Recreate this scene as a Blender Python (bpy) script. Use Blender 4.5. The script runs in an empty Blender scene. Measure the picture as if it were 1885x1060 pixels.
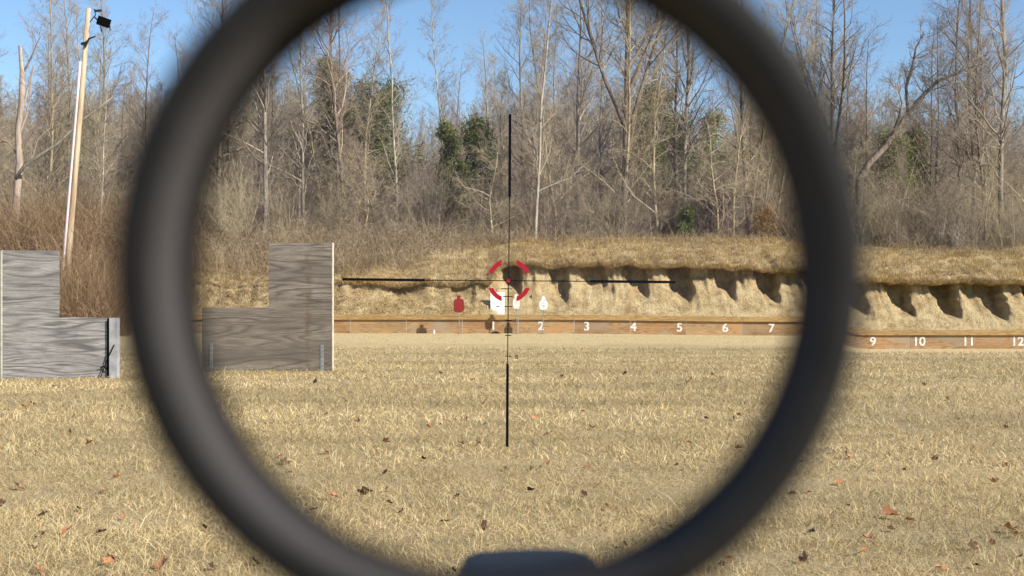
import bpy, math, random
import numpy as np
from mathutils import Vector, Matrix, noise as mnoise
random.seed(7); RNG = np.random.default_rng(11)
S = bpy.context.scene; C = S.collection
R = math.radians; PI = math.pi

# ------------------------------------------------------------------ camera, world, sun, exposure
F = 2400.0; CX = 942.5; HY = 557.0; EYE = 1.31      # focal length in photo pixels, horizon row, eye height
cam_d = bpy.data.cameras.new('camera'); cam = bpy.data.objects.new('camera', cam_d); C.objects.link(cam)
S.camera = cam
cam_d.sensor_width = 36; cam_d.lens = 36 * F / 1885
cam_d.shift_y = (HY - 530) / 1885
cam.location = (0, 0, EYE); cam.rotation_euler = (R(90), 0, 0)
cam_d.clip_start = 0.005; cam_d.clip_end = 6000
cam_d.dof.use_dof = True; cam_d.dof.focus_distance = 30; cam_d.dof.aperture_fstop = 19

SUN_AZ, SUN_EL = R(57), R(32.5)                        # to the right of straight behind the camera
sdir = Vector((math.sin(SUN_AZ) * math.cos(SUN_EL), -math.cos(SUN_AZ) * math.cos(SUN_EL), math.sin(SUN_EL)))
W = bpy.data.worlds.new('World'); S.world = W; W.use_nodes = True
nt = W.node_tree; bg = nt.nodes['Background']
sky = nt.nodes.new('ShaderNodeTexSky'); sky.sky_type = 'NISHITA'; sky.sun_disc = False
sky.sun_elevation = SUN_EL; sky.sun_rotation = math.atan2(sdir.x, sdir.y)
sky.air_density = 1.0; sky.dust_density = 0.15; sky.ozone_density = 4.5
nt.links.new(sky.outputs[0], bg.inputs[0]); bg.inputs[1].default_value = 0.092
sl = bpy.data.lights.new('sun', 'SUN'); sl.energy = 5.0; sl.angle = R(0.5); sl.color = (1, 0.935, 0.82)
so = bpy.data.objects.new('sun', sl); C.objects.link(so); so.location = (30, -30, 40)
so.rotation_euler = (-sdir).to_track_quat('-Z', 'Y').to_euler()
S.view_settings.view_transform = 'Standard'; S.view_settings.look = 'None'
S.view_settings.gamma = 1; S.view_settings.exposure = 0.80
S.cycles.max_bounces = 5; S.cycles.transparent_max_bounces = 12; S.cycles.diffuse_bounces = 3
S.cycles.caustics_reflective = False; S.cycles.caustics_refractive = False

def P(px, py, Y): return Vector(((px - CX) / F * Y, Y, EYE + (HY - py) / F * Y))
def PX(px, Y): return (px - CX) / F * Y
def smooth(a, b, x):
    t = min(1, max(0, (x - a) / (b - a))); return t * t * (3 - 2 * t)
def nz(x, y, z=0.0): return mnoise.noise(Vector((x, y, z)))

# ------------------------------------------------------------------ materials
def new_mat(name):
    m = bpy.data.materials.new(name); m.use_nodes = True
    t = m.node_tree; b = t.nodes['Principled BSDF']; return m, t, b
def N(t, typ, **kw):
    n = t.nodes.new(typ)
    for k, v in kw.items():
        if k in n.inputs: n.inputs[k].default_value = v
        else: setattr(n, k, v)
    return n
def ramp(t, stops, fac):
    r = t.nodes.new('ShaderNodeValToRGB'); e = r.color_ramp.elements
    while len(e) < len(stops): e.new(0.5)
    for k, (p, c) in enumerate(stops): e[k].position = p; e[k].color = (*c, 1)
    t.links.new(fac, r.inputs[0]); return r.outputs[0]
def mapped(t, scale, coord='Object', rot=(0, 0, 0)):
    tc = t.nodes.new('ShaderNodeTexCoord'); mp = t.nodes.new('ShaderNodeMapping')
    mp.inputs['Scale'].default_value = scale; mp.inputs['Rotation'].default_value = rot
    t.links.new(tc.outputs[coord], mp.inputs[0]); return mp.outputs[0]
def noise_n(t, vec, scale, detail=6, rough=0.6, dist=0.0):
    n = N(t, 'ShaderNodeTexNoise'); n.inputs['Scale'].default_value = scale
    n.inputs['Detail'].default_value = detail; n.inputs['Roughness'].default_value = rough
    n.inputs['Distortion'].default_value = dist
    t.links.new(vec, n.inputs['Vector']); return n.outputs['Fac']
def mixc(t, f, a, b, blend='MIX'):
    m = t.nodes.new('ShaderNodeMix'); m.data_type = 'RGBA'; m.blend_type = blend
    for sock, v in ((m.inputs[0], f), (m.inputs[6], a), (m.inputs[7], b)):
        if hasattr(v, 'links'): t.links.new(v, sock)
        elif isinstance(v, (int, float)): sock.default_value = v
        else: sock.default_value = (*v, 1)
    return m.outputs[2]
def bump(t, b, h, strength=0.5, dist=0.02):
    n = t.nodes.new('ShaderNodeBump'); n.inputs['Strength'].default_value = strength
    n.inputs['Distance'].default_value = dist
    t.links.new(h, n.inputs['Height']); t.links.new(n.outputs[0], b.inputs['Normal'])
def plain(name, col, rough=0.7, metal=0.0, var=0.25, scale=8, spec=0.3):
    m, t, b = new_mat(name)
    f = noise_n(t, mapped(t, (1, 1, 1)), scale)
    c = ramp(t, [(0.3, tuple(x * (1 - var) for x in col)), (0.7, tuple(min(1, x * (1 + var)) for x in col))], f)
    t.links.new(c, b.inputs['Base Color']); b.inputs['Roughness'].default_value = rough
    b.inputs['Metallic'].default_value = metal; b.inputs['Specular IOR Level'].default_value = spec
    bump(t, b, f, 0.2, 0.003); return m
def attr_mat(name, stops, rough=0.75, transl=0.0, patch=None):
    """colour picked per blade / twig by the 'tint' attribute, plus a slow patchiness in the plant itself"""
    m, t, b = new_mat(name)
    a = t.nodes.new('ShaderNodeAttribute'); a.attribute_name = 'tint'
    c = ramp(t, stops, a.outputs['Fac'])
    if patch:
        f = noise_n(t, mapped(t, patch[0]), patch[1], 4, 0.55)
        c = mixc(t, ramp(t, [(0.42, (0, 0, 0)), (0.62, (1, 1, 1))], f), c, mixc(t, 0.62, c, patch[2]))
    t.links.new(c, b.inputs['Base Color']); b.inputs['Roughness'].default_value = rough
    b.inputs['Specular IOR Level'].default_value = 0.15
    if transl:
        tr = t.nodes.new('ShaderNodeBsdfTranslucent'); t.links.new(c, tr.inputs[0])
        mx = t.nodes.new('ShaderNodeMixShader'); mx.inputs[0].default_value = transl
        t.links.new(b.outputs[0], mx.inputs[1]); t.links.new(tr.outputs[0], mx.inputs[2])
        t.links.new(mx.outputs[0], t.nodes['Material Output'].inputs[0])
    return m

def mat_ground():
    m, t, b = new_mat('lawn soil')
    v = mapped(t, (1, 1, 1)); vs = mapped(t, (0.12, 1, 1))
    f1 = noise_n(t, v, 38, 8, 0.72); f2 = noise_n(t, vs, 0.55, 5, 0.6); f3 = noise_n(t, v, 0.35, 5, 0.6)
    c = ramp(t, [(0.3, (0.13, 0.09, 0.05)), (0.46, (0.33, 0.25, 0.135)), (0.62, (0.54, 0.43, 0.25))], f1)
    c = mixc(t, ramp(t, [(0.44, (0, 0, 0)), (0.62, (0.75, 0.75, 0.75))], f2), c, (0.27, 0.215, 0.115))
    c = mixc(t, ramp(t, [(0.50, (0, 0, 0)), (0.66, (0.6, 0.6, 0.6))], f3), c, (0.42, 0.31, 0.16))
    t.links.new(c, b.inputs['Base Color']); b.inputs['Roughness'].default_value = 0.95
    b.inputs['Specular IOR Level'].default_value = 0.05
    tc = t.nodes.new('ShaderNodeTexCoord'); sx = t.nodes.new('ShaderNodeSeparateXYZ'); t.links.new(tc.outputs['Object'], sx.inputs[0])
    wob = N(t, 'ShaderNodeMath', operation='MULTIPLY_ADD'); t.links.new(f3, wob.inputs[0]); wob.inputs[1].default_value = 9; t.links.new(sx.outputs[1], wob.inputs[2])
    mr = t.nodes.new('ShaderNodeMapRange'); t.links.new(wob.outputs[0], mr.inputs[0]); mr.inputs[1].default_value = 40; mr.inputs[2].default_value = 47
    worn = ramp(t, [(0.3, (0.42, 0.325, 0.17)), (0.6, (0.54, 0.43, 0.24))], noise_n(t, mapped(t, (0.3, 1, 1)), 6, 6, 0.7))
    c2 = mixc(t, mr.outputs[0], c, worn)
    t.links.new(c2, b.inputs['Base Color'])
    bump(t, b, f1, 0.8, 0.03); return m
def mat_clay():
    m, t, b = new_mat('sandy clay')
    v = mapped(t, (1, 1, 1)); f1 = noise_n(t, v, 1.6, 8, 0.65, 0.4); f2 = noise_n(t, v, 14, 8, 0.7)
    f3 = noise_n(t, mapped(t, (1, 1, 0.25)), 3.0, 5, 0.6)
    c = ramp(t, [(0.3, (0.30, 0.205, 0.10)), (0.5, (0.55, 0.425, 0.235)), (0.7, (0.66, 0.54, 0.33))], f1)
    c = mixc(t, ramp(t, [(0.35, (0.6, 0.6, 0.6)), (0.52, (0, 0, 0))], f2), c, (0.22, 0.14, 0.06))
    c = mixc(t, ramp(t, [(0.55, (0, 0, 0)), (0.72, (0.5, 0.5, 0.5))], f3), c, (0.36, 0.22, 0.11))
    t.links.new(c, b.inputs['Base Color']); b.inputs['Roughness'].default_value = 0.95
    b.inputs['Specular IOR Level'].default_value = 0.05
    bump(t, b, f2, 1.0, 0.2); return m
def mat_litter():
    m, t, b = new_mat('leaf litter')
    v = mapped(t, (1, 1, 1)); f1 = noise_n(t, v, 2.2, 8, 0.75); f2 = noise_n(t, v, 0.09, 4, 0.6)
    c = ramp(t, [(0.3, (0.07, 0.052, 0.035)), (0.5, (0.17, 0.13, 0.088)), (0.7, (0.30, 0.24, 0.17))], f1)
    c = mixc(t, ramp(t, [(0.45, (0, 0, 0)), (0.6, (0.6, 0.6, 0.6))], f2), c, (0.15, 0.13, 0.11))
    t.links.new(c, b.inputs['Base Color']); b.inputs['Roughness'].default_value = 0.95
    b.inputs['Specular IOR Level'].default_value = 0.05
    bump(t, b, f1, 1.0, 0.4); return m
def mat_ply(name, dark, mid, light, warm=None, scale=1.0, seed=0.0, vert=False, stain=0.5, stainx=None):
    """weathered plywood: long cathedral grain running along X"""
    m, t, b = new_mat(name)
    tc = t.nodes.new('ShaderNodeTexCoord'); mp = t.nodes.new('ShaderNodeMapping')
    mp.inputs['Location'].default_value = (seed, seed * 1.7, seed * 0.6)
    mp.inputs['Scale'].default_value = (0.24 * scale, 1, 2.3 * scale) if not vert else (2.3 * scale, 1, 0.24 * scale)
    t.links.new(tc.outputs['Object'], mp.inputs[0]); v = mp.outputs[0]
    n1 = noise_n(t, v, 1.5, 2, 0.45)
    mul = N(t, 'ShaderNodeMath', operation='MULTIPLY'); t.links.new(n1, mul.inputs[0]); mul.inputs[1].default_value = 19
    fine = noise_n(t, v, 9, 6, 0.7)
    ad = N(t, 'ShaderNodeMath', operation='MULTIPLY_ADD'); t.links.new(fine, ad.inputs[0]); ad.inputs[1].default_value = 0.9
    t.links.new(mul.outputs[0], ad.inputs[2])
    sn = N(t, 'ShaderNodeMath', operation='SINE'); mu2 = N(t, 'ShaderNodeMath', operation='MULTIPLY')
    t.links.new(ad.outputs[0], mu2.inputs[0]); mu2.inputs[1].default_value = 3.6
    t.links.new(mu2.outputs[0], sn.inputs[0])
    h = N(t, 'ShaderNodeMath', operation='MULTIPLY_ADD'); t.links.new(sn.outputs[0], h.inputs[0])
    h.inputs[1].default_value = 0.5; h.inputs[2].default_value = 0.5
    c = ramp(t, [(0.0, dark), (0.22, mid), (1.0, light)], h.outputs[0])
    gm = noise_n(t, mp.outputs[0], 2.3, 3, 0.6)
    c = mixc(t, ramp(t, [(0.35, (0.85, 0.85, 0.85)), (0.62, (0.15, 0.15, 0.15))], gm), c, tuple((a_ + b_) / 2 for a_, b_ in zip(mid, light)))
    fib = noise_n(t, mapped(t, (0.9, 1, 34) if not vert else (34, 1, 0.9)), 4, 5, 0.75)
    c = mixc(t, ramp(t, [(0.38, (0.9, 0.9, 0.9)), (0.58, (0, 0, 0))], fib), c, tuple(x * 0.48 for x in mid))
    big = noise_n(t, v, 0.9, 4, 0.6)
    c = mixc(t, ramp(t, [(0.44, (0, 0, 0)), (0.66, (stain, stain, stain))], big), c, tuple(x * 0.55 for x in mid))
    if warm:
        w = noise_n(t, mapped(t, (0.5, 1, 1.2)), 1.7, 3, 0.6)
        c = mixc(t, ramp(t, [(0.48, (0, 0, 0)), (0.62, (0.8, 0.8, 0.8))], w), c, warm)
    if stainx is not None:      # brown water stain running down one stud line
        tco = t.nodes.new('ShaderNodeTexCoord'); sx = t.nodes.new('ShaderNodeSeparateXYZ'); t.links.new(tco.outputs['Object'], sx.inputs[0])
        zz = noise_n(t, mapped(t, (1, 1, 1)), 7, 4, 0.65)
        w1 = N(t, 'ShaderNodeMath', operation='MULTIPLY_ADD'); t.links.new(zz, w1.inputs[0]); w1.inputs[1].default_value = 0.22; t.links.new(sx.outputs[0], w1.inputs[2])
        w2 = N(t, 'ShaderNodeMath', operation='SUBTRACT'); t.links.new(w1.outputs[0], w2.inputs[0]); w2.inputs[1].default_value = stainx + 0.11
        w3 = N(t, 'ShaderNodeMath', operation='ABSOLUTE'); t.links.new(w2.outputs[0], w3.inputs[0])
        c = mixc(t, mixc(t, 1.0, ramp(t, [(0.0, (0.75, 0.75, 0.75)), (0.09, (0, 0, 0))], w3.outputs[0]), ramp(t, [(0.42, (0, 0, 0)), (0.6, (1, 1, 1))], noise_n(t, mapped(t, (1, 1, 1), rot=(0.4, 0, 0)), 4.5, 3, 0.6)), 'MULTIPLY'), c, (0.10, 0.062, 0.040))
    t.links.new(c, b.inputs['Base Color']); b.inputs['Roughness'].default_value = 0.85
    b.inputs['Specular IOR Level'].default_value = 0.15
    bump(t, b, h.outputs[0], 0.25, 0.003); return m
def mat_bark(name, a, c_, d, scale=9, stretch=0.2):
    m, t, b = new_mat(name)
    f = noise_n(t, mapped(t, (1, 1, stretch)), scale, 6, 0.7)
    t.links.new(ramp(t, [(0.3, a), (0.5, c_), (0.7, d)], f), b.inputs['Base Color'])
    b.inputs['Roughness'].default_value = 0.9; b.inputs['Specular IOR Level'].default_value = 0.1
    bump(t, b, f, 0.7, 0.03); return m

M = {}
M['ground'] = mat_ground(); M['clay'] = mat_clay(); M['litter'] = mat_litter()
M['grass'] = attr_mat('dormant straw grass', [(0.0, (0.13, 0.08, 0.035)), (0.25, (0.40, 0.275, 0.13)), (0.6, (0.66, 0.495, 0.25)),
                      (0.9, (0.82, 0.695, 0.43)), (1.0, (0.32, 0.32, 0.14))], 0.7, 0.25, ((0.3, 1, 1), 0.38, (0.22, 0.175, 0.085)))
M['bermgrass'] = attr_mat('tawny bank grass', [(0.0, (0.20, 0.13, 0.055)), (0.4, (0.42, 0.29, 0.12)), (0.8, (0.58, 0.43, 0.20)),
                      (1.0, (0.66, 0.53, 0.30))], 0.75, 0.25, ((1, 1, 1), 0.35, (0.30, 0.22, 0.12)))
M['cane'] = attr_mat('dry canes', [(0.0, (0.10, 0.065, 0.04)), (0.5, (0.28, 0.21, 0.13)), (1.0, (0.52, 0.42, 0.28))], 0.8)
M['cane_red'] = attr_mat('reddish canes', [(0.0, (0.10, 0.05, 0.03)), (0.5, (0.25, 0.16, 0.09)), (1.0, (0.44, 0.325, 0.20))], 0.8)
M['bark_grey'] = mat_bark('grey bark', (0.11, 0.095, 0.08), (0.23, 0.20, 0.165), (0.38, 0.34, 0.28))
M['bark_brown'] = mat_bark('brown bark', (0.07, 0.055, 0.045), (0.155, 0.125, 0.10), (0.27, 0.22, 0.17))
M['bark_pale'] = mat_bark('pale bark', (0.16, 0.14, 0.115), (0.33, 0.295, 0.24), (0.56, 0.52, 0.45), 4, 0.35)
M['bark_tan'] = mat_bark('tan bark', (0.15, 0.12, 0.08), (0.31, 0.26, 0.17), (0.46, 0.40, 0.28))
M['bark_snag'] = mat_bark('weathered snag wood', (0.17, 0.13, 0.105), (0.34, 0.27, 0.225), (0.52, 0.44, 0.38), 4, 0.15)
M['twig_a'] = attr_mat('grey twigs', [(0, (0.17, 0.14, 0.11)), (1, (0.42, 0.36, 0.285))], 0.85)
M['twig_b'] = attr_mat('tan twigs', [(0, (0.20, 0.16, 0.10)), (1, (0.50, 0.42, 0.29))], 0.85)
M['twig_c'] = attr_mat('reddish twigs', [(0, (0.16, 0.115, 0.09)), (1, (0.38, 0.30, 0.24))], 0.85)
M['needle'] = attr_mat('evergreen needles', [(0, (0.085, 0.10, 0.035)), (0.6, (0.19, 0.21, 0.078)), (1, (0.33, 0.33, 0.15))], 0.7, 0.3)
M['purple'] = attr_mat('purple brown leaves', [(0, (0.07, 0.03, 0.035)), (1, (0.22, 0.12, 0.13))], 0.8, 0.15)
M['beech'] = attr_mat('tan clinging leaves', [(0, (0.22, 0.13, 0.05)), (1, (0.46, 0.31, 0.15))], 0.8, 0.25)
M['leaf'] = attr_mat('fallen leaf', [(0, (0.13, 0.055, 0.025)), (0.5, (0.36, 0.16, 0.075)), (1, (0.50, 0.26, 0.14))], 0.7, 0.1)
M['leafdark'] = attr_mat('dark fallen leaf', [(0, (0.025, 0.013, 0.008)), (1, (0.10, 0.05, 0.025))], 0.7)
M['ply'] = mat_ply('weathered grey plywood', (0.075, 0.070, 0.069), (0.235, 0.22, 0.21), (0.43, 0.41, 0.385), None, 1.0, 3.1)
M['ply2'] = mat_ply('weathered grey plywood brown stains', (0.055, 0.045, 0.038), (0.17, 0.145, 0.118), (0.31, 0.27, 0.22), None, 0.9, 8.3, False, 0.85, 0.775)
M['edge'] = plain('pale trim and sunlit edge', (0.50, 0.45, 0.36), 0.8)
M['post'] = plain('weathered grey post', (0.36, 0.36, 0.37), 0.85, var=0.3, scale=5)
M['cap'] = mat_ply('golden timber', (0.20, 0.11, 0.04), (0.36, 0.225, 0.09), (0.50, 0.34, 0.15), None, 1.4, 1.2, False, 0.3)
PANEL = [mat_ply('orange plywood', (0.19, 0.095, 0.04), (0.36, 0.20, 0.09), (0.50, 0.32, 0.16), (0.30, 0.24, 0.17), 1.1, 2.0, False, 0.6),
         mat_ply('pink brown plywood', (0.17, 0.095, 0.045), (0.33, 0.19, 0.092), (0.47, 0.31, 0.165), (0.26, 0.205, 0.14), 1.1, 5.0, False, 0.7),
         mat_ply('tan plywood', (0.18, 0.105, 0.05), (0.36, 0.225, 0.11), (0.50, 0.36, 0.20), (0.38, 0.22, 0.10), 1.1, 9.0, False, 0.4)]
M['white'] = plain('white paint', (0.78, 0.78, 0.76), 0.6, var=0.08, scale=12)
M['wornwhite'] = plain('worn white paint', (0.62, 0.59, 0.54), 0.8, var=0.45, scale=9)
M['paper'] = plain('white paper', (0.80, 0.80, 0.82), 0.7, var=0.03)
M['paper2'] = plain('grey white paper', (0.66, 0.66, 0.70), 0.7, var=0.04)
M['steelwhite'] = plain('chipped white steel', (0.62, 0.64, 0.63), 0.5, var=0.35, scale=28)
M['red'] = plain('red card', (0.20, 0.014, 0.012), 0.7, var=0.12)
M['black'] = plain('black', (0.004, 0.004, 0.004), 0.9, var=0.2, spec=0.0)
M['darkmetal'] = plain('dark metal', (0.035, 0.035, 0.04), 0.5, 0.6)
M['galv'] = plain('galvanised metal', (0.26, 0.27, 0.27), 0.5, 0.5, var=0.2)
M['poletimber'] = mat_bark('bleached pole timber', (0.20, 0.13, 0.075), (0.40, 0.31, 0.21), (0.56, 0.47, 0.35), 3.0, 0.08)
M['conduit'] = plain('pinkish white conduit', (0.55, 0.46, 0.46), 0.4, var=0.05)
M['rubber'] = plain('matt black rubber', (0.011, 0.0108, 0.0107), 0.7, var=0.08, scale=200, spec=0.12)
M['bevel'] = plain('satin black anodised bevel', (0.055, 0.050, 0.050), 0.7, var=0.05, scale=200, spec=0.04)
M['inner_shade'] = plain('flat black painted inner shade', (0.007, 0.0068, 0.0068), 0.9, var=0.05, scale=200, spec=0.02)  # darker zone paints the shade along the inner edge of the ring
M['gun'] = plain('blue black gunmetal', (0.009, 0.0095, 0.011), 0.5, 0.0, var=0.1, scale=60)
def emis(name, col, s):
    m, t, b = new_mat(name); b.inputs['Base Color'].default_value = (*[x * 0.05 for x in col], 1)
    b.inputs['Emission Color'].default_value = (*col, 1); b.inputs['Emission Strength'].default_value = s
    b.inputs['Roughness'].default_value = 1; return m
M['retred'] = emis('lit red reticle', (0.50, 0.0, 0.018), 0.52)
def mat_lens():
    m, t, b = new_mat('coated lens glass')
    tr = t.nodes.new('ShaderNodeBsdfTransparent'); gl = t.nodes.new('ShaderNodeBsdfGlossy')
    tr.inputs[0].default_value = (0.99, 0.985, 0.97, 1); gl.inputs['Roughness'].default_value = 0.02
    gl.inputs['Color'].default_value = (0.6, 0.5, 0.9, 1)
    mx = t.nodes.new('ShaderNodeMixShader'); mx.inputs[0].default_value = 0.012
    t.links.new(tr.outputs[0], mx.inputs[1]); t.links.new(gl.outputs[0], mx.inputs[2])
    t.links.new(mx.outputs[0], t.nodes['Material Output'].inputs[0]); return m
M['lens'] = mat_lens()

# ------------------------------------------------------------------ mesh helpers
def mesh_np(name, V, faces_flat, counts, mat, tint=None, smooth_=False, parent=None, loc=None):
    me = bpy.data.meshes.new(name); V = np.asarray(V, dtype=np.float32)
    ff = np.asarray(faces_flat, dtype=np.int32).ravel(); ct = np.asarray(counts, dtype=np.int32)
    me.vertices.add(len(V)); me.vertices.foreach_set('co', V.ravel())
    me.loops.add(len(ff)); me.loops.foreach_set('vertex_index', ff)
    me.polygons.add(len(ct)); st = np.zeros(len(ct), dtype=np.int32); st[1:] = np.cumsum(ct)[:-1]
    me.polygons.foreach_set('loop_start', st); me.polygons.foreach_set('loop_total', ct)
    if smooth_: me.polygons.foreach_set('use_smooth', np.ones(len(ct), dtype=bool))
    if tint is not None:
        a = me.attributes.new('tint', 'FLOAT', 'POINT'); a.data.foreach_set('value', np.asarray(tint, dtype=np.float32))
    me.update(calc_edges=True); me.materials.append(mat)
    return link(name, me, parent, loc)
def link(name, me, parent=None, loc=None):
    o = bpy.data.objects.new(name, me); C.objects.link(o)
    if parent: o.parent = parent
    if loc is not None: o.location = loc
    return o
class MB:
    def __init__(s): s.v = []; s.f = []
    def box(s, x0, x1, y0, y1, z0, z1, rot=None, piv=(0, 0, 0)):
        n = len(s.v)
        pts = [Vector((x, y, z)) for z in (z0, z1) for x, y in ((x0, y0), (x1, y0), (x1, y1), (x0, y1))]
        if rot is not None:
            pv = Vector(piv); pts = [rot @ (p - pv) + pv for p in pts]
        s.v += pts; s.f += [[n + i for i in q] for q in ((3, 2, 1, 0), (4, 5, 6, 7), (0, 1, 5, 4), (1, 2, 6, 5), (2, 3, 7, 6), (3, 0, 4, 7))]
        return s
    def tube(s, pts, rad, sides=8):
        pts = [Vector(p) for p in pts]; n0 = len(s.v); k = len(pts)
        rad = [rad] * k if isinstance(rad, (int, float)) else rad
        for i, p in enumerate(pts):
            d = (pts[min(i + 1, k - 1)] - pts[max(i - 1, 0)]).normalized()
            a = d.cross(Vector((0.13, 0.9, 0.2))).normalized()
            if a.length < 0.1: a = d.cross(Vector((1, 0, 0))).normalized()
            b = d.cross(a)
            for j in range(sides):
                t = 2 * PI * j / sides; s.v.append(p + (a * math.cos(t) + b * math.sin(t)) * rad[i])
        for i in range(k - 1):
            for j in range(sides):
                j2 = (j + 1) % sides; s.f.append([n0 + i * sides + j, n0 + i * sides + j2, n0 + (i + 1) * sides + j2, n0 + (i + 1) * sides + j])
        s.f.append([n0 + j for j in range(sides)][::-1]); s.f.append([n0 + (k - 1) * sides + j for j in range(sides)])
        return s
    def prism(s, outline, y0, y1):
        """outline: (x, z) counter-clockwise seen from the camera, extruded along Y"""
        n = len(s.v); k = len(outline)
        s.v += [Vector((x, y0, z)) for x, z in outline] + [Vector((x, y1, z)) for x, z in outline]
        s.f.append(list(range(n, n + k))); s.f.append(list(range(n + k, n + 2 * k))[::-1])
        for i in range(k):
            j = (i + 1) % k; s.f.append([n + i, n + k + i, n + k + j, n + j])
        return s
    def lathe_y(s, prof, c, sides=128):
        """prof: list of (r, y) revolved about the Y axis through c=(x, z)"""
        n0 = len(s.v); k = len(prof)
        for r, y in prof:
            for j in range(sides):
                t = 2 * PI * j / sides; s.v.append(Vector((c[0] + r * math.cos(t), y, c[1] + r * math.sin(t))))
        for i in range(k - 1):
            for j in range(sides):
                j2 = (j + 1) % sides
                s.f.append([n0 + i * sides + j, n0 + i * sides + j2, n0 + (i + 1) * sides + j2, n0 + (i + 1) * sides + j])
        return s
    def build(s, name, mat, parent=None, loc=None, smooth_=False, bevel=0):
        me = bpy.data.meshes.new(name)
        off = Vector(loc) if loc is not None else Vector((0, 0, 0))
        me.from_pydata([tuple(v - off) for v in s.v], [], s.f); me.update(); me.materials.append(mat)
        if smooth_: me.polygons.foreach_set('use_smooth', [True] * len(me.polygons))
        o = link(name, me, parent, loc)
        if bevel:
            md = o.modifiers.new('bevel', 'BEVEL'); md.width = bevel; md.segments = 2; md.limit_method = 'ANGLE'
        return o
def tag(o, label=None, cat=None, group=None, kind=None):
    if label: o['label'] = label
    if cat: o['category'] = cat
    if group: o['group'] = group
    if kind: o['kind'] = kind
    return o
def empty(name, loc, rz=0):
    o = bpy.data.objects.new(name, None); C.objects.link(o); o.location = loc
    o.rotation_euler = (0, 0, rz); o.empty_display_size = 0.2; return o
def copy_tree(o, parent=None):
    c = o.copy(); C.objects.link(c); c.parent = parent
    for ch in list(o.children): copy_tree(ch, c)
    return c

# ------------------------------------------------------------------ terrain
DROP = 0.68
def drop(x, y): return DROP * smooth(12.9, 15.4, x * 57 / min(57, max(y, 20))) * smooth(32, 50, y) + 0.13 * smooth(-5.5, -7.2, x) * smooth(18, 24, y) * (1 - smooth(30, 46, y))
def gz(x, y):
    z = -drop(x, y) - 0.1 * smooth(0, 12, x) * smooth(40, 55, y) * (1 - smooth(12.9, 15, x))
    z += 0.018 * nz(x * 0.5, y * 0.5) * smooth(60, 50, y) + 0.012 * nz(x * 2.1, y * 2.1)
    return z - 0.03 * smooth(40, 57, y)
def grid(xs, ys, zf):
    nx, ny = len(xs), len(ys)
    V = np.array([(x, y, zf(x, y)) for y in ys for x in xs], dtype=np.float32)
    i = np.arange(ny - 1)[:, None] * nx + np.arange(nx - 1)[None, :]
    Fq = np.stack([i, i + 1, i + nx + 1, i + nx], -1).reshape(-1, 4)
    return V, Fq
def axis(a, b, n): return list(np.linspace(a, b, n))
xs = [-900, -400, -200, -120, -80] + axis(-60, 60, 241) + [80, 120, 200, 400, 900]
ys = [-300, -100, -30, -8] + axis(0, 58, 146)
V, Fq = grid(xs, ys, gz)
g = mesh_np('ground', V, Fq, np.full(len(Fq), 4), M['ground'], smooth_=True); tag(g, kind='structure')

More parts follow.
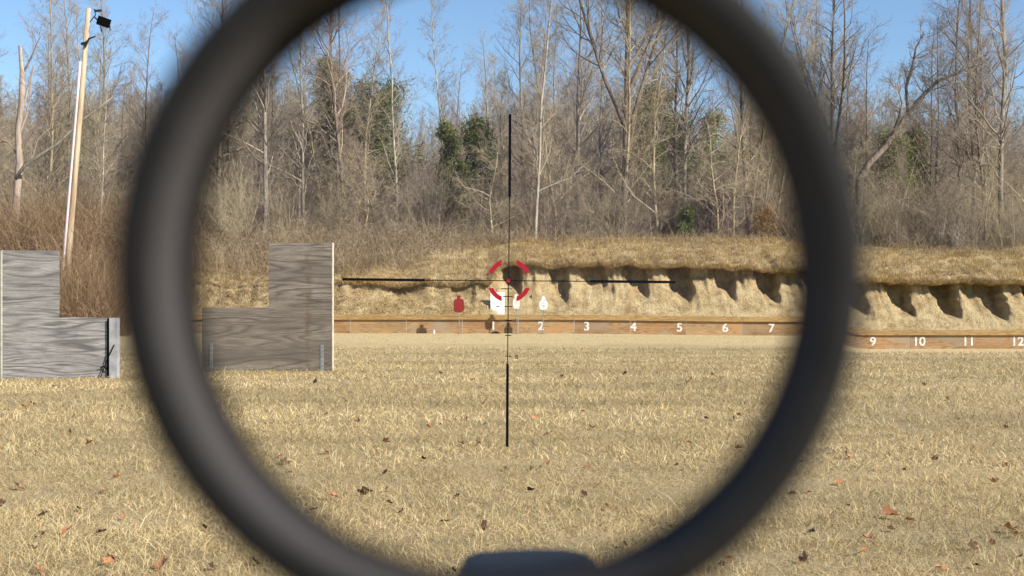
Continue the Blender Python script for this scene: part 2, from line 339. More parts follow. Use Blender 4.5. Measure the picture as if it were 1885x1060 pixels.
BAY = [(941, .95, .85), (1027, .95, .8), (1095, 1.15, .8), (1172, 1.1, .9), (1252, 1.15, 1.1), (1335, 1.05, 1.1), (1413, 1.1, 1.0), (1495, 1.05, 1.1),
       (1575, 1.05, 1.1), (1657, 1.25, 1.0), (1742, 1.2, 1.2), (1826, 1.3, 1.2), (1908, 1.2, 1.2), (1990, 1.2, 1.1)]
BX = [(PX(p, 59.3), w, d) for p, w, d in BAY]
WALL_Y = 57.0
def berm_section(x):
    dr = drop(x, 57) + 0.1 * smooth(0, 12, x) * (1 - smooth(12.9, 15, x))
    right = smooth(-1.1, -0.3, x)
    zl = 2.02 + 0.93 * right + 0.20 * nz(x * 0.9, 3.3) + 0.12 * nz(x * 3, 1.3) + 0.06 * nz(x * 8, 4.3) - 0.12 * smooth(3, 12, x)
    yl = 58.35 + 1.05 * right + 0.30 * nz(x * 0.7, 9.1) + 0.14 * nz(x * 2.9, 6.1) + 0.08 * nz(x * 8, 2.1)
    crest = 4.5 + 0.25 * nz(x * 0.15, 7.7) + 0.12 * nz(x * 0.8, 1.1) + 0.25 * smooth(3, 14, x)
    pts = []
    # face from the wall top up to the lip, scooped at every lane
    under = (0.26 + 0.22 * smooth(1, 3, x)) * (0.85 + 1.0 * nz(x * 1.3, 5.0) + 0.5 * nz(x * 5, 2.0)) if right > 0.5 else 0.40 * max(0, nz(x * 0.7, 2.2) + 0.25) * 1.6 * smooth(-9.5, -7, x)
    nface = 34
    for k in range(nface + 1):
        t = k / nface; z = 0.66 + (zl - 0.66) * t + 0.05 * nz(x * 2.3, t * 4, 1) * min(1, 4 * t)
        fw = smooth(0, 0.2, t)
        y = 57.14 + (yl - 57.14) * (t ** (0.85 - 0.40 * right)) + fw * (0.14 * nz(x * 1.7, z * 1.7, 4) + (1 - .45 * right) * (0.09 * nz(x * 6, z * 5, 8) + 0.055 * nz(x * 15, z * 13, 8)))
        u = smooth(0.42, 0.9, t) * under
        sc = 0
        for bx, w, d in BX:
            c = bx + 0.25 * (1 - t) ; ww = w * (0.22 + 0.26 * smooth(0.15, 0.85, t)) * (1 + 0.35 * nz(z * 2.2, bx) + 0.25 * nz(x * 4, z * 4, bx))
            q = abs(x - c) / max(0.05, ww)
            lo = 0.24 + 0.26 * nz(bx * 3.1, 7.7)
            sc = max(sc, 1.12 * d * (1 - smooth(0.65, 1.12, q)) * smooth(lo, lo + 0.40, t) * (1 + .3 * nz(bx * 5.3, 1.7)))
        y += max(u, sc) + 0.15 * right * smooth(0.2, 0.6, t)
        pts.append((y, z))
    # lip: back out to the turf edge, then the grass slope
    yb, zb = pts[-1]
    pts.append((yl + (yb - yl) * 0.5, zl + 0.02)); pts.append((yl + 0.02, zl + 0.04)); pts.append((yl - 0.03, zl + 0.12))
    yc = 66.0
    for k in range(1, 15):
        t = k / 14; y = yl + (yc - yl) * t
        z = zl + 0.16 + (crest - zl - 0.16) * (t ** 0.85) + 0.10 * nz(x * 0.9, y * 0.9)
        pts.append((y, z))
    for y in (68, 71, 74): pts.append((y, crest - 0.05 * (y - 66) + 0.1 * nz(x * 0.5, y)))
    return [(y, z - dr) for y, z in pts]
bxs = axis(-62, -24, 60) + axis(-23.5, -2, 170) + axis(-1.9, 28, 420) + axis(28.5, 60, 60)
secs = [berm_section(x) for x in bxs]; ns = len(secs[0])
V = np.array([(x, y, z) for x, s in zip(bxs, secs) for y, z in s], dtype=np.float32)
i = np.arange(len(bxs) - 1)[:, None] * ns + np.arange(ns - 1)[None, :]
Fq = np.stack([i, i + ns, i + ns + 1, i + 1], -1).reshape(-1, 4)
b_ = mesh_np('berm', V, Fq, np.full(len(Fq), 4), M['clay'], smooth_=True); tag(b_, kind='structure')
BXA = np.array(bxs); SA = np.array(secs)             # (nx, ns, 2)
def berm_at(x, k):
    """interpolate the section: x position, fractional index k -> (y, z)"""
    fi = np.interp(x, BXA, np.arange(len(BXA))); i0 = int(min(fi, len(BXA) - 2)); fx = fi - i0
    k0 = int(min(k, ns - 2)); fk = k - k0
    a = SA[i0, k0] * (1 - fk) + SA[i0, k0 + 1] * fk; b = SA[i0 + 1, k0] * (1 - fk) + SA[i0 + 1, k0 + 1] * fk
    return a * (1 - fx) + b * fx
def fz(x, y):
    base = 4.1 - DROP * smooth(12.9, 15.4, x)
    h = smooth(95, 210, y) * (19 + 2.5 * nz(x * 0.012, y * 0.01) - 6 * smooth(25, 90, x))
    return base + h + 0.35 * nz(x * 0.12, y * 0.12) + 0.12 * nz(x * 0.5, y * 0.5) - 0.4 * smooth(76, 70, y)
xs = [-2500, -1200, -600, -300] + axis(-200, 200, 161) + [300, 600, 1200, 2500]
ys = axis(70, 230, 81) + [260, 320, 450, 800, 1600, 3500]
V, Fq = grid(xs, ys, fz)
tag(mesh_np('forest_floor', V, Fq, np.full(len(Fq), 4), M['litter'], smooth_=True), kind='structure')

# ------------------------------------------------------------------ grass blades
def blades(pos, length, width, lean, tint, droop=0.5, up=None, head=None):
    n = len(pos); az = RNG.uniform(0, 2 * PI, n) if head is None else head
    d = np.stack([np.cos(az), np.sin(az), np.zeros(n)], -1)
    sd = RNG.uniform(0, PI, n); side = np.stack([np.cos(sd), np.sin(sd), RNG.normal(0, 0.35, n)], -1) * (width[:, None] / 2)
    upv = np.array([0, 0, 1.0])[None]
    l = length[:, None]; le = lean[:, None]
    mid = pos + d * l * 0.5 * np.sin(le) + upv * l * 0.5 * np.cos(le)
    le2 = le + droop
    tip = mid + d * l * 0.5 * np.sin(le2) + upv * l * 0.5 * np.cos(le2)
    V = np.stack([pos - side, pos + side, mid - side * 0.8, mid + side * 0.8, tip], 1).reshape(-1, 3)
    b = (np.arange(n) * 5)[:, None]
    q = b + np.array([[0, 1, 3, 2]]); t = b + np.array([[2, 3, 4]])
    Fl = np.concatenate([q, t], 1).ravel(); ct = np.tile([4, 3], n)
    return V, Fl, ct, np.repeat(tint, 5)
gzv = np.vectorize(gz)
def lawn(y0, y1, dens, L, Wd, clump=0.0):
    n = int(0.5 * 1.06 * (y1 ** 2 - y0 ** 2) * dens)
    y = np.sqrt(RNG.uniform(y0 ** 2, y1 ** 2, n)); x = RNG.uniform(-0.53, 0.53, n) * y
    return x, y
LX, LY, LL, LW = [], [], [], []
for y0, y1, dens, L, Wd in ((4.2, 7, 6500, .062, .0024), (7, 10, 4200, .062, .0029), (10, 14, 2100, .066, .0042), (14, 20, 900, .075, .0062), (20, 28, 480, .075, .009), (28, 38, 260, .06, .011), (38, 56.6, 60, .028, .012)):
    x, y = lawn(y0, y1, dens, L, Wd); n = len(x)
    LX.append(x); LY.append(y); LL.append(L * RNG.lognormal(0, 0.38, n)); LW.append(Wd * RNG.uniform(0.6, 1.4, n))
LX = np.concatenate(LX); LY = np.concatenate(LY); LL = np.concatenate(LL); LW = np.concatenate(LW); n = len(LX)
VG = RNG.uniform(-1, 1, (256, 256))
def patch(x, y, s, seed):     # smooth value noise
    u = (x * s + seed * 31.7) % 255; v = (y * s + seed * 17.3) % 255
    iu = u.astype(int); iv = v.astype(int); a = u - iu; b = v - iv; a = a * a * (3 - 2 * a); b = b * b * (3 - 2 * b)
    return (VG[iv, iu] * (1 - a) + VG[iv, iu + 1] * a) * (1 - b) + (VG[iv + 1, iu] * (1 - a) + VG[iv + 1, iu + 1] * a) * b
pt = patch(LX, LY, 1.1, 1.0) * 0.4 + patch(LX, LY, 3.1, 4.0) * 0.4 + patch(LX, LY, 9.0, 2.0) * 0.4
keep = RNG.uniform(0, 1, n) < np.clip(0.72 + 0.9 * pt, 0.12, 1)
LX, LY, LL, LW, pt = LX[keep], LY[keep], LL[keep], LW[keep], pt[keep]; n = len(LX)
# height field sampled on a coarse grid for speed
zx = np.linspace(-31, 31, 311); zy = np.linspace(4, 57, 266)
ZG = np.array([[gz(a, b) for a in zx] for b in zy])
def bil(x, y):
    fx = np.clip((x - zx[0]) / (zx[1] - zx[0]), 0, len(zx) - 1.001); fy = np.clip((y - zy[0]) / (zy[1] - zy[0]), 0, len(zy) - 1.001)
    ix = fx.astype(int); iy = fy.astype(int); tx = fx - ix; ty = fy - iy
    return (ZG[iy, ix] * (1 - tx) + ZG[iy, ix + 1] * tx) * (1 - ty) + (ZG[iy + 1, ix] * (1 - tx) + ZG[iy + 1, ix + 1] * tx) * ty
LZ = bil(LX, LY)
LL = LL * (1 + 0.35 * pt)
tint = np.clip(RNG.normal(0.55, 0.27, n) + 0.12 * pt, 0, 0.93); tint[RNG.uniform(0, 1, n) < 0.03] = 1.0
lean = np.clip(RNG.normal(0.95, 0.38, n), 0.05, 1.5)
V, Fl, ct, tn = blades(np.stack([LX, LY, LZ - 0.004], -1), LL, LW, lean, tint, 0.45)
tag(mesh_np('lawn_grass', V, Fl, ct, M['grass'], tn), 'short dormant straw coloured grass covering the range floor', 'grass', kind='stuff')

# bank grass: long drooping tussocks on the slope, thin sprinkling on the face
px_, kk, ln = [], [], []
rx = random.Random(5)
POS, LEN, TNT, HEAD = [], [], [], []
def tussock(x, k, nb, L):
    y, z = berm_at(x, k)
    t0 = rx.gauss(0.5, 0.17)
    for _ in range(nb):
        POS.append((x + rx.gauss(0, 0.10), y + rx.gauss(0, 0.07), z - 0.03)); LEN.append(L * rx.uniform(0.5, 1.3))
        TNT.append(min(1, max(0, rx.gauss(t0, 0.18)))); HEAD.append(rx.gauss(-PI / 2, 1.3))
for _ in range(9500):                                  # slope above the lip
    x = rx.uniform(-30, 31); k = 37 + rx.random() ** 1.3 * 14
    if x < -2 and k > 43 and rx.random() < 0.6: continue
    tussock(x, k, 9, rx.uniform(0.22, 0.48))
for _ in range(2600):                                  # fringe hanging over the lip
    x = rx.uniform(-9, 31); tussock(x, 36.6 + rx.random() * 0.7, 10, rx.uniform(0.14, 0.30))
for _ in range(3400):                                  # left lower face
    x = rx.uniform(-30, -1.2); tussock(x, rx.uniform(0, 31), 8, rx.uniform(0.10, 0.24))
for _ in range(1500):                                  # foot of the face and ribs on the right
    x = rx.uniform(-1.5, 31); k = abs(rx.gauss(0, 7))
    if k < 33 and (nz(x * 0.9, k * 0.2, 2) > -0.05 or k < 2): tussock(x, k, 6, rx.uniform(0.07, 0.16))
POS = np.array(POS); n = len(POS)
V, Fl, ct, tn = blades(POS, np.array(LEN), RNG.uniform(0.008, 0.018, n), np.clip(RNG.normal(0.55, 0.35, n), 0, 1.4), np.array(TNT), 0.75, head=np.array(HEAD))
tag(mesh_np('bank_grass', V, Fl, ct, M['bermgrass'], tn), 'long tawny dead grass hanging over the earth bank', 'grass', kind='stuff')

# ------------------------------------------------------------------ tube batches (branches, canes)
def tubes(polys, sides):
    """polys: list of (pts (k,3), radii (k,), tint) -> V, faces, tint, vectorised per length"""
    by = {}
    for p in polys: by.setdefault(len(p[0]), []).append(p)
    VV, FF, TT = [], [], []; off = 0
    ang = np.arange(sides) * 2 * PI / sides
    for k, L in by.items():
        Pn = np.array([p[0] for p in L], dtype=np.float32); Rr = np.array([p[1] for p in L], dtype=np.float32)
        tt = np.array([p[2] for p in L], dtype=np.float32); m = len(L)
        D = np.empty_like(Pn); D[:, 1:-1] = Pn[:, 2:] - Pn[:, :-2]; D[:, 0] = Pn[:, 1] - Pn[:, 0]; D[:, -1] = Pn[:, -1] - Pn[:, -2]
        D /= np.linalg.norm(D, axis=-1, keepdims=True) + 1e-9
        ref = np.tile(np.array([0.31, 0.95, 0.05], dtype=np.float32), (m, k, 1))
        A = np.cross(D, ref); A /= np.linalg.norm(A, axis=-1, keepdims=True) + 1e-9
        B = np.cross(D, A)
        ring = Pn[:, :, None] + (A[:, :, None] * np.cos(ang)[None, None, :, None] + B[:, :, None] * np.sin(ang)[None, None, :, None]) * Rr[:, :, None, None]
        VV.append(ring.reshape(-1, 3))
        base = off + (np.arange(m) * k * sides)[:, None, None] + (np.arange(k - 1) * sides)[None, :, None]
        j = np.arange(sides)[None, None]; j2 = (j + 1) % sides
        FF.append(np.stack([base + j, base + j2, base + sides + j2, base + sides + j], -1).reshape(-1, 4))
        TT.append(np.repeat(tt, k * sides)); off += m * k * sides
    return np.concatenate(VV), np.concatenate(FF), np.concatenate(TT)
def poly_obj(name, polys, sides, mat, parent=None, loc=None):
    V, Fq, T = tubes(polys, sides)
    return mesh_np(name, V, Fq, np.full(len(Fq), 4), mat, T, True, parent, loc)

def rdir(d, ang, rnd):
    """tilt d by ang in a random azimuth"""
    d = d.normalized(); a = d.orthogonal().normalized(); b = d.cross(a); t = rnd.uniform(0, 2 * PI)
    return (d * math.cos(ang) + (a * math.cos(t) + b * math.sin(t)) * math.sin(ang)).normalized()
def path(p, d, L, k, wob, trop, rnd):
    pts = [p.copy()]; d = d.copy(); st = L / (k - 1)
    for _ in range(k - 1):
        d = (d + Vector((rnd.gauss(0, wob), rnd.gauss(0, wob), rnd.gauss(0, wob * 0.7) + trop))).normalized()
        p = p + d * st; pts.append(p)
    return pts
def lerp_path(pts, t):
    f = t * (len(pts) - 1); i = min(int(f), len(pts) - 2); return pts[i].lerp(pts[i + 1], f - i), (pts[i + 1] - pts[i]).normalized()
def branch(out, p, d, L, r, lev, maxlev, prm, rnd, minr):
    k = (7, 6, 5, 4)[min(lev, 3)]
    pts = path(p, d, L, k, prm['wob'] * (1 + 0.3 * lev), prm['trop'], rnd)
    rad = [max(minr * 0.55, r * (1 - 0.8 * i / (k - 1))) for i in range(k)]
    out.append((pts, rad, rnd.random(), lev))
    if lev >= maxlev: return
    nb = prm['kids'][min(lev, len(prm['kids']) - 1)]
    nb = max(2, int(nb * rnd.uniform(0.75, 1.25)))
    for q in range(nb):
        t = 0.22 + 0.78 * (q + rnd.random()) / nb; t = min(t, 0.98)
        pp, dd = lerp_path(pts, t)
        branch(out, pp, rdir(dd, R(rnd.uniform(*prm['ang'])), rnd), L * rnd.uniform(0.30, 0.55) * (1.15 - 0.5 * t),
               max(minr, r * 0.5 * (1.1 - 0.7 * t)), lev + 1, maxlev, prm, rnd, minr)
def make_tree(seed, H, r0, first, nbr, blen, bang, prm, minr=0.006, maxlev=3, trunk_wob=0.02, leader=1.0, lean=(0, 0), forks=None, bare=False):
    """returns (trunk polys, crown polys)"""
    rnd = random.Random(seed); kt = 16
    tp = [Vector((0, 0, -0.3))]; d = Vector((lean[0], lean[1], 1)).normalized(); st = (H * leader + .3) / (kt - 1)
    for i in range(kt - 1):
        d = (d + Vector((rnd.gauss(0, trunk_wob), rnd.gauss(0, trunk_wob), 0.01))).normalized(); tp.append(tp[-1] + d * st)
    rad = [r0 * (1 - 0.86 * (i / (kt - 1)) ** 0.9) * (1.25 if i == 0 else 1) for i in range(kt)]
    trunk = [(tp, rad, 0.5, 0)]; crown = []
    if forks:
        for (t, ang, L, az) in forks:
            pp, dd = lerp_path(tp, t)
            dv = Vector((math.cos(az) * math.sin(ang), math.sin(az) * math.sin(ang), math.cos(ang)))
            pts = path(pp, dv, L, 10, 0.05, 0.03, rnd); rr = r0 * 0.62
            trunk.append((pts, [max(0.01, rr * (1 - 0.85 * i / 9)) for i in range(10)], 0.5, 0))
            for q in range(int(nbr * 0.5)):
                t2 = 0.25 + 0.73 * rnd.random(); p2, d2 = lerp_path(pts, t2)
                branch(crown, p2, rdir(d2, R(rnd.uniform(*bang)), rnd), L * 0.36 * (1.2 - 0.6 * t2) * rnd.uniform(0.6, 1.1), rr * 0.4 * (1.1 - 0.7 * t2), 1, maxlev, prm, rnd, minr)
    for q in range(nbr):
        t = first + (0.985 - first) * (q + rnd.random()) / nbr
        pp, dd = lerp_path(tp, t)
        az = rnd.uniform(0, 2 * PI); an = R(rnd.uniform(*bang))
        dv = Vector((math.cos(az) * math.sin(an), math.sin(az) * math.sin(an), math.cos(an)))
        rel = (t - first) / (1 - first)
        L = blen * (1.1 - 0.75 * rel) * rnd.uniform(0.55, 1.15)
        branch(crown, pp, dv, L, max(minr, r0 * 0.36 * (1.05 - 0.8 * rel) * rnd.uniform(0.6, 1.1)), 1, maxlev, prm, rnd, minr)
    return trunk, crown
def tree_obj(name, trunk, crown, bark, twig, label, cat='tree', group=None, leaves=None, leafmat=None):
    root = empty(name, (0, 0, 0)); tag(root, label, cat, group)
    poly_obj('trunk', [(p, r, t) for p, r, t, l in trunk], 9, bark, root)
    big = [(p, r, t) for p, r, t, l in crown if l <= 1]; small = [(p, r, t) for p, r, t, l in crown if l > 1]
    if crown:
        Vs, Fs, Ts = tubes(small, 3) if small else (np.zeros((0, 3)), np.zeros((0, 4), int), np.zeros(0))
        Vb, Fb, Tb = tubes(big, 5) if big else (np.zeros((0, 3)), np.zeros((0, 4), int), np.zeros(0))
        V = np.concatenate([Vb, Vs]); Fq = np.concatenate([Fb, Fs + len(Vb)]); T = np.concatenate([Tb, Ts])
        mesh_np('crown', V, Fq, np.full(len(Fq), 4), twig, T, True, root)
    if leaves is not None:
        V, Fl, ct, T = leaves; mesh_np('foliage', V, Fl, ct, leafmat, T, False, root)
    return root
def leafcloud(cent, spread, size, nper, rnd_, aspect=0.45):
    cent = np.array(cent, dtype=np.float32); n = len(cent) * nper
    c = np.repeat(cent, nper, 0) + rnd_.normal(0, 1, (n, 3)) * spread
    a = rnd_.normal(0, 1, (n, 3)); a /= np.linalg.norm(a, axis=1, keepdims=True)
    b = np.cross(a, rnd_.normal(0, 1, (n, 3))); b /= np.linalg.norm(b, axis=1, keepdims=True)
    s = size * rnd_.uniform(0.6, 1.4, (n, 1))
    V = np.stack([c - b * s * aspect, c + a * s, c + b * s * aspect, c - a * s], 1).reshape(-1, 3)
    Fl = (np.arange(n) * 4)[:, None] + np.arange(4)[None]
    return V, Fl.ravel(), np.full(n, 4), np.repeat(np.clip(np.repeat(rnd_.uniform(0.1, 0.9, len(cent)), nper) + rnd_.normal(0, 0.15, n), 0, 1), 4)

TALL = dict(wob=0.14, trop=0.07, kids=(0, 11, 8), ang=(25, 58))
TWIG = dict(wob=0.17, trop=0.06, kids=(0, 11, 8), ang=(25, 62))
CROOK = dict(wob=0.22, trop=0.03, kids=(0, 11, 8), ang=(30, 70))
T_ = {}
def proto(key, *a, **k): T_[key] = tree_obj(*a, **k)
LBL = 'slender bare grey tree standing in the wood behind the earth bank'
GRP = 'bare trees in the wood behind the bank'
proto('tallA', 'bare_tree', *make_tree(1, 22, 0.17, 0.22, 46, 4.4, (22, 58), TALL, trunk_wob=0.035), M['bark_grey'], M['twig_a'], LBL, group=GRP)
proto('tallB', 'bare_tree', *make_tree(2, 20, 0.12, 0.15, 50, 3.7, (20, 55), TWIG, trunk_wob=0.04), M['bark_tan'], M['twig_b'], LBL, group=GRP)
proto('tallC', 'bare_tree', *make_tree(3, 21, 0.15, 0.26, 42, 4.6, (25, 62), TALL, trunk_wob=0.035), M['bark_brown'], M['twig_c'], LBL, group=GRP)
proto('tallD', 'bare_tree', *make_tree(4, 18, 0.095, 0.22, 42, 3.0, (18, 48), TWIG, trunk_wob=0.04), M['bark_pale'], M['twig_a'], LBL, group=GRP)
proto('poleA', 'bare_tree', *make_tree(5, 14, 0.06, 0.12, 44, 2.1, (22, 50), TWIG, trunk_wob=0.03), M['bark_tan'], M['twig_b'], LBL, group=GRP)
proto('poleB', 'bare_tree', *make_tree(6, 12, 0.05, 0.10, 46, 2.2, (25, 55), TWIG, trunk_wob=0.04), M['bark_grey'], M['twig_c'], LBL, group=GRP)
proto('crookA', 'crooked_tree', *make_tree(7, 7.5, 0.10, 0.15, 24, 3.6, (40, 80), CROOK, trunk_wob=0.10), M['bark_tan'], M['twig_b'], LBL, group=GRP)
proto('crookB', 'crooked_tree', *make_tree(8, 8.5, 0.09, 0.12, 26, 3.4, (30, 70), CROOK, trunk_wob=0.09,
      forks=[(0.1, R(32), 6, 0.3), (0.14, R(38), 5.5, 3.0)]), M['bark_brown'], M['twig_c'], LBL, group=GRP)
proto('fork', 'forked_tree', *make_tree(9, 21, 0.20, 0.45, 34, 3.6, (25, 50), TALL,
      forks=[(0.28, R(15), 14, 0.1), (0.33, R(24), 12, 2.9), (0.40, R(28), 10, 0.4)]), M['bark_brown'], M['twig_a'], LBL, group=GRP)
# multi-stem saplings / shrubs
def make_shrub(seed, ns_, H, prm, spread=35, r=0.025):
    rnd = random.Random(seed); cr = []; tr = []
    for _ in range(ns_):
        az = rnd.uniform(0, 2 * PI); an = R(abs(rnd.gauss(0, spread * 0.6)))
        d = Vector((math.cos(az) * math.sin(an), math.sin(az) * math.sin(an), math.cos(an)))
        L = H * rnd.uniform(0.5, 1.1); pts = path(Vector((rnd.gauss(0, .12), rnd.gauss(0, .12), -0.1)), d, L, 8, 0.09, 0.03, rnd)
        tr.append((pts, [max(0.004, r * (1 - 0.8 * i / 7)) for i in range(8)], rnd.random(), 0))
        for q in range(8):
            t = 0.2 + 0.78 * rnd.random(); pp, dd = lerp_path(pts, t)
            branch(cr, pp, rdir(dd, R(rnd.uniform(20, 55)), rnd), L * 0.4 * (1.2 - .6 * t), r * 0.45 * (1.1 - .7 * t), 2, 3, prm, rnd, 0.005)
    return tr, cr
SB = dict(wob=0.14, trop=0.03, kids=(0, 6, 6), ang=(25, 60))
proto('shrubA', 'bare_shrub', *make_shrub(11, 14, 4.2, SB), M['bark_tan'], M['twig_b'], 'x', 'shrub')
proto('shrubB', 'bare_shrub', *make_shrub(12, 18, 3.0, SB, 45, 0.018), M['bark_grey'], M['twig_a'], 'x', 'shrub')
proto('shrubC', 'bare_shrub', *make_shrub(13, 16, 3.4, SB, 40, 0.02), M['bark_brown'], M['twig_c'], 'x', 'shrub')
def evergreen(seed, H, rad, label, r0=0.14, low=0.15, mat='needle', size=0.16, nper=34, name='evergreen_tree', dens=46):
    rnd = random.Random(seed); r_ = np.random.default_rng(seed)
    tr, cr = make_tree(seed, H, r0, low, dens, rad, (55, 85), dict(wob=0.08, trop=0.05, kids=(0, 5, 4), ang=(30, 60)), maxlev=2)
    cents = []
    for p, r, t, l in cr:
        if l == 2: cents += [tuple(p[-1]), tuple(p[len(p) // 2])]
        elif l == 1: cents += [tuple(p[-1])]
    if len(cents) > 620: cents = rnd.sample(cents, 620)
    return tree_obj(name, tr, cr, M['bark_brown'], M['twig_c'], label, leaves=leafcloud(cents, rad * 0.13, size, nper, r_, 0.22), leafmat=M[mat])

def place(key, px, Y, s=1.0, rz=None, label=None, group=GRP, name=None, cat=None, zoff=0, first=False, tilt=None):
    src = T_[key]; o = src if first else copy_tree(src)
    x = PX(px, Y); o.location = (x, Y, (fz(x, Y) if Y > 71 else berm_at(x, 37 + 14 * (Y - 59.7) / 6.3)[1]) + zoff)
    o.rotation_euler = (0, 0, random.uniform(0, 6.28) if rz is None else rz)
    if tilt: o.rotation_euler[0], o.rotation_euler[1] = tilt
    o.scale = (s, s, s)
    if name: o.name = name
    kindw = 'shrub' if cat == 'shrub' else 'tree'
    o['label'] = label or '%s %s' % (KW.get(key, 'bare tree'), region(px)); o['category'] = cat or 'tree'
    if group: o['group'] = group
    elif 'group' in o.keys(): del o['group']
    return o
KW = dict(tallA='tall grey bare tree', tallB='tall tan barked bare tree', tallC='tall dark bare tree', tallD='pale barked slim bare tree', poleA='thin tan sapling tree', poleB='thin grey sapling tree',
          shrubA='tan many stemmed bare shrub', shrubB='grey many stemmed bare shrub', shrubC='brown many stemmed bare shrub', crookA='low tan crooked tree', crookB='low brown crooked tree', fork='forked bare tree')
def region(px):
    for lim, w in ((240, 'in the wood left of the scope ring'), (430, 'in the wood behind the left side of the scope ring'), (620, 'in the wood above the near barricade'), (800, 'in the wood around the pointed evergreen'),
                   (935, 'in the wood left of the upper crosshair'), (1100, 'in the wood right of the upper crosshair'), (1230, 'in the wood around the big forked tree'), (1400, 'in the wood above lanes five to seven'),
                   (1560, 'in the wood behind the right side of the scope ring'), (1720, 'in the wood behind the leaning tree'), (5000, 'in the wood at the far right of the photo')):
        if px < lim: return w
used = set()
def put(key, *a, **k):
    o = place(key, *a, first=(key not in used), **k); used.add(key); return o
# trees one can point at
put('tallA', 485, 72, 0.95, 0.3, 'thick pale trunked bare tree, leftmost tall tree seen through the scope', group=None)
put('tallD', 553, 74, 0.9, 1.0, 'slender pale bare tree between the leftmost thick trunk and the evergreen seen through the scope', group=None)
put('tallC', 637, 73, 1.0, 2.0, 'tall dark bare tree standing in front of the pointed evergreen', group=None)
put('tallD', 728, 74, 1.02, 4.0, 'tall white barked bare tree just right of the pointed evergreen', group=None)
put('tallD', 822, 76, 0.93, 2.5, 'thin pale bare tree beside the green leaved understory evergreen', group=None)
put('tallD', 985, 70.5, 1.1, 5.5, 'white barked tree rising just right of the upper crosshair', group=None)
put('tallA', 1066, 84, 1.02, 3.3, 'tall bare tree between the white barked tree and the big forked tree', group=None)
put('fork', 1150, 73, 1.08, 0.2, 'big dark tree forking into several tall upright stems', group=None)
put('tallB', 1216, 72.5, 0.9, 2.2, 'slender pale tree leaning right beside the big forked tree', group=None, tilt=(0, R(4)))
put('tallC', 1252, 78, 0.98, 0.5, 'left one of two tall dark trunks standing close together right of the forked tree', group=None)
put('tallA', 1264, 77, 1.0, 1.5, 'right one of two tall trunks standing close together right of the forked tree', group=None)
put('tallB', 1378, 76, 0.95, 1.1, 'bare tree near the right edge of the scope view above the berm', group=None)
put('crookA', 905, 70.8, 0.95, 2.6, 'low spreading crooked tree just left of the crosshair', group=None)
put('crookB', 1010, 71, 0.95, 0.6, 'crooked understory tree with arching limbs right of the white trunk', group=None)
put('crookA', 668, 71, 0.9, 5.0, 'crooked bare understory tree under the pointed evergreen', group=None)
put('crookB', 705, 72, 0.85, 3.0, 'spreading many limbed small tree right of the pointed evergreen', group=None)
put('fork', 1540, 80, 0.95, 2.0, 'bare forked tree rising just outside the right rim of the scope', group=None)
put('tallA', 1845, 74, 1.05, 0.9, 'tallest pale trunked tree at the far right of the wood', group=None)
put('tallD', 1812, 80, 1.0, 3.9, 'slim pale tree just left of the tallest far right tree', group=None)
put('tallC', 1790, 82, 1.0, 2.9, 'slim dark tree two trunks left of the tallest far right tree', group=None)
put('tallB', 75, 78, 0.95, 0.2, 'thin bare tree between the broken snag and the light pole', group=None)
put('tallD', 187, 70, 0.68, 1.2, 'slender bare tree just right of the light pole', group=None)
put('tallB', 205, 72, 0.72, 4.2, 'second slender bare tree right of the light pole', group=None)
# the rest of the wood
rw = random.Random(21)
keys = ['tallA', 'tallB', 'tallC', 'tallA', 'poleA', 'poleB', 'poleA', 'poleB', 'tallD', 'tallB', 'tallC']
for row, (Y0, Y1, cnt) in enumerate(((72, 80, 34), (80, 94, 44), (94, 115, 52))):
    for q in range(cnt):
        px = -60 + 2000 * (q + rw.random()) / cnt; k = rw.choice(keys); Y = rw.uniform(Y0, Y1)
        sky_gap = 690 < px < 830 or 1270 < px < 1340
        s = rw.uniform(0.6, 0.98) * (0.5 if sky_gap else 1)
        put(k, px, Y, s)
SL = 'bare many stemmed shrub at the edge of the wood behind the bank'; SG = 'bare shrubs along the edge of the wood'
for q in range(130):
    px = -40 + 1960 * (q + rw.random()) / 130
    kk_ = rw.choice(['shrubA', 'shrubB', 'shrubC', 'shrubA', 'crookA']); put(kk_, px, rw.uniform(70.5, 88), rw.uniform(0.8, 1.5) * (0.8 if kk_ == 'crookA' else 1), group=SG, cat='shrub')
for px, Y, s in ((385, 66, 0.95), (410, 65.5, .85), (450, 66, 1.0), (435, 64.5, 0.6)):
    put('shrubA', px, Y, s, label='tall thin stemmed clump growing on the slope behind the low end of the near barricade', group='stem clumps behind the near barricade', cat='shrub')
# leaning crooked tree outside the scope on the right
lp = [P(1578, 420, 75), P(1582, 330, 75), P(1600, 300, 75), P(1630, 270, 75.3), P(1660, 225, 75.6), P(1690, 185, 76), P(1725, 150, 76), P(1760, 135, 76), P(1800, 118, 76)]
tr = [(lp, [.26, .22, .20, .18, .15, .12, .10, .07, .03], .5, 0)]
l2 = [P(1672, 210, 75.8), P(1668, 160, 76), P(1680, 120, 76.2), P(1686, 90, 76.3), P(1700, 60, 76.3)]
tr.append((l2, [.11, .09, .08, .05, .02], .5, 0)); l3 = [P(1640, 255, 75.4), P(1655, 215, 75), P(1660, 190, 74.6), P(1652, 150, 74.5)]
tr.append((l3, [.09, .07, .05, .02], .5, 0)); cr = []; rnd = random.Random(77)
for base in (lp[3:], l2, l3, lp[5:]):
    for q in range(13):
        pp, dd = lerp_path(base, rnd.random()); branch(cr, pp, rdir(dd, R(rnd.uniform(35, 75)), rnd), rnd.uniform(1.0, 2.4), 0.035, 1, 3, CROOK, rnd, 0.006)
o0 = P(1578, 420, 75); sh = lambda L: [([p - o0 for p in a], r, t, l) for a, r, t, l in L]
lt = tree_obj('leaning_tree', sh(tr), sh(cr), M['bark_brown'], M['twig_a'], 'crooked dark tree leaning far to the right outside the scope'); lt.location = o0
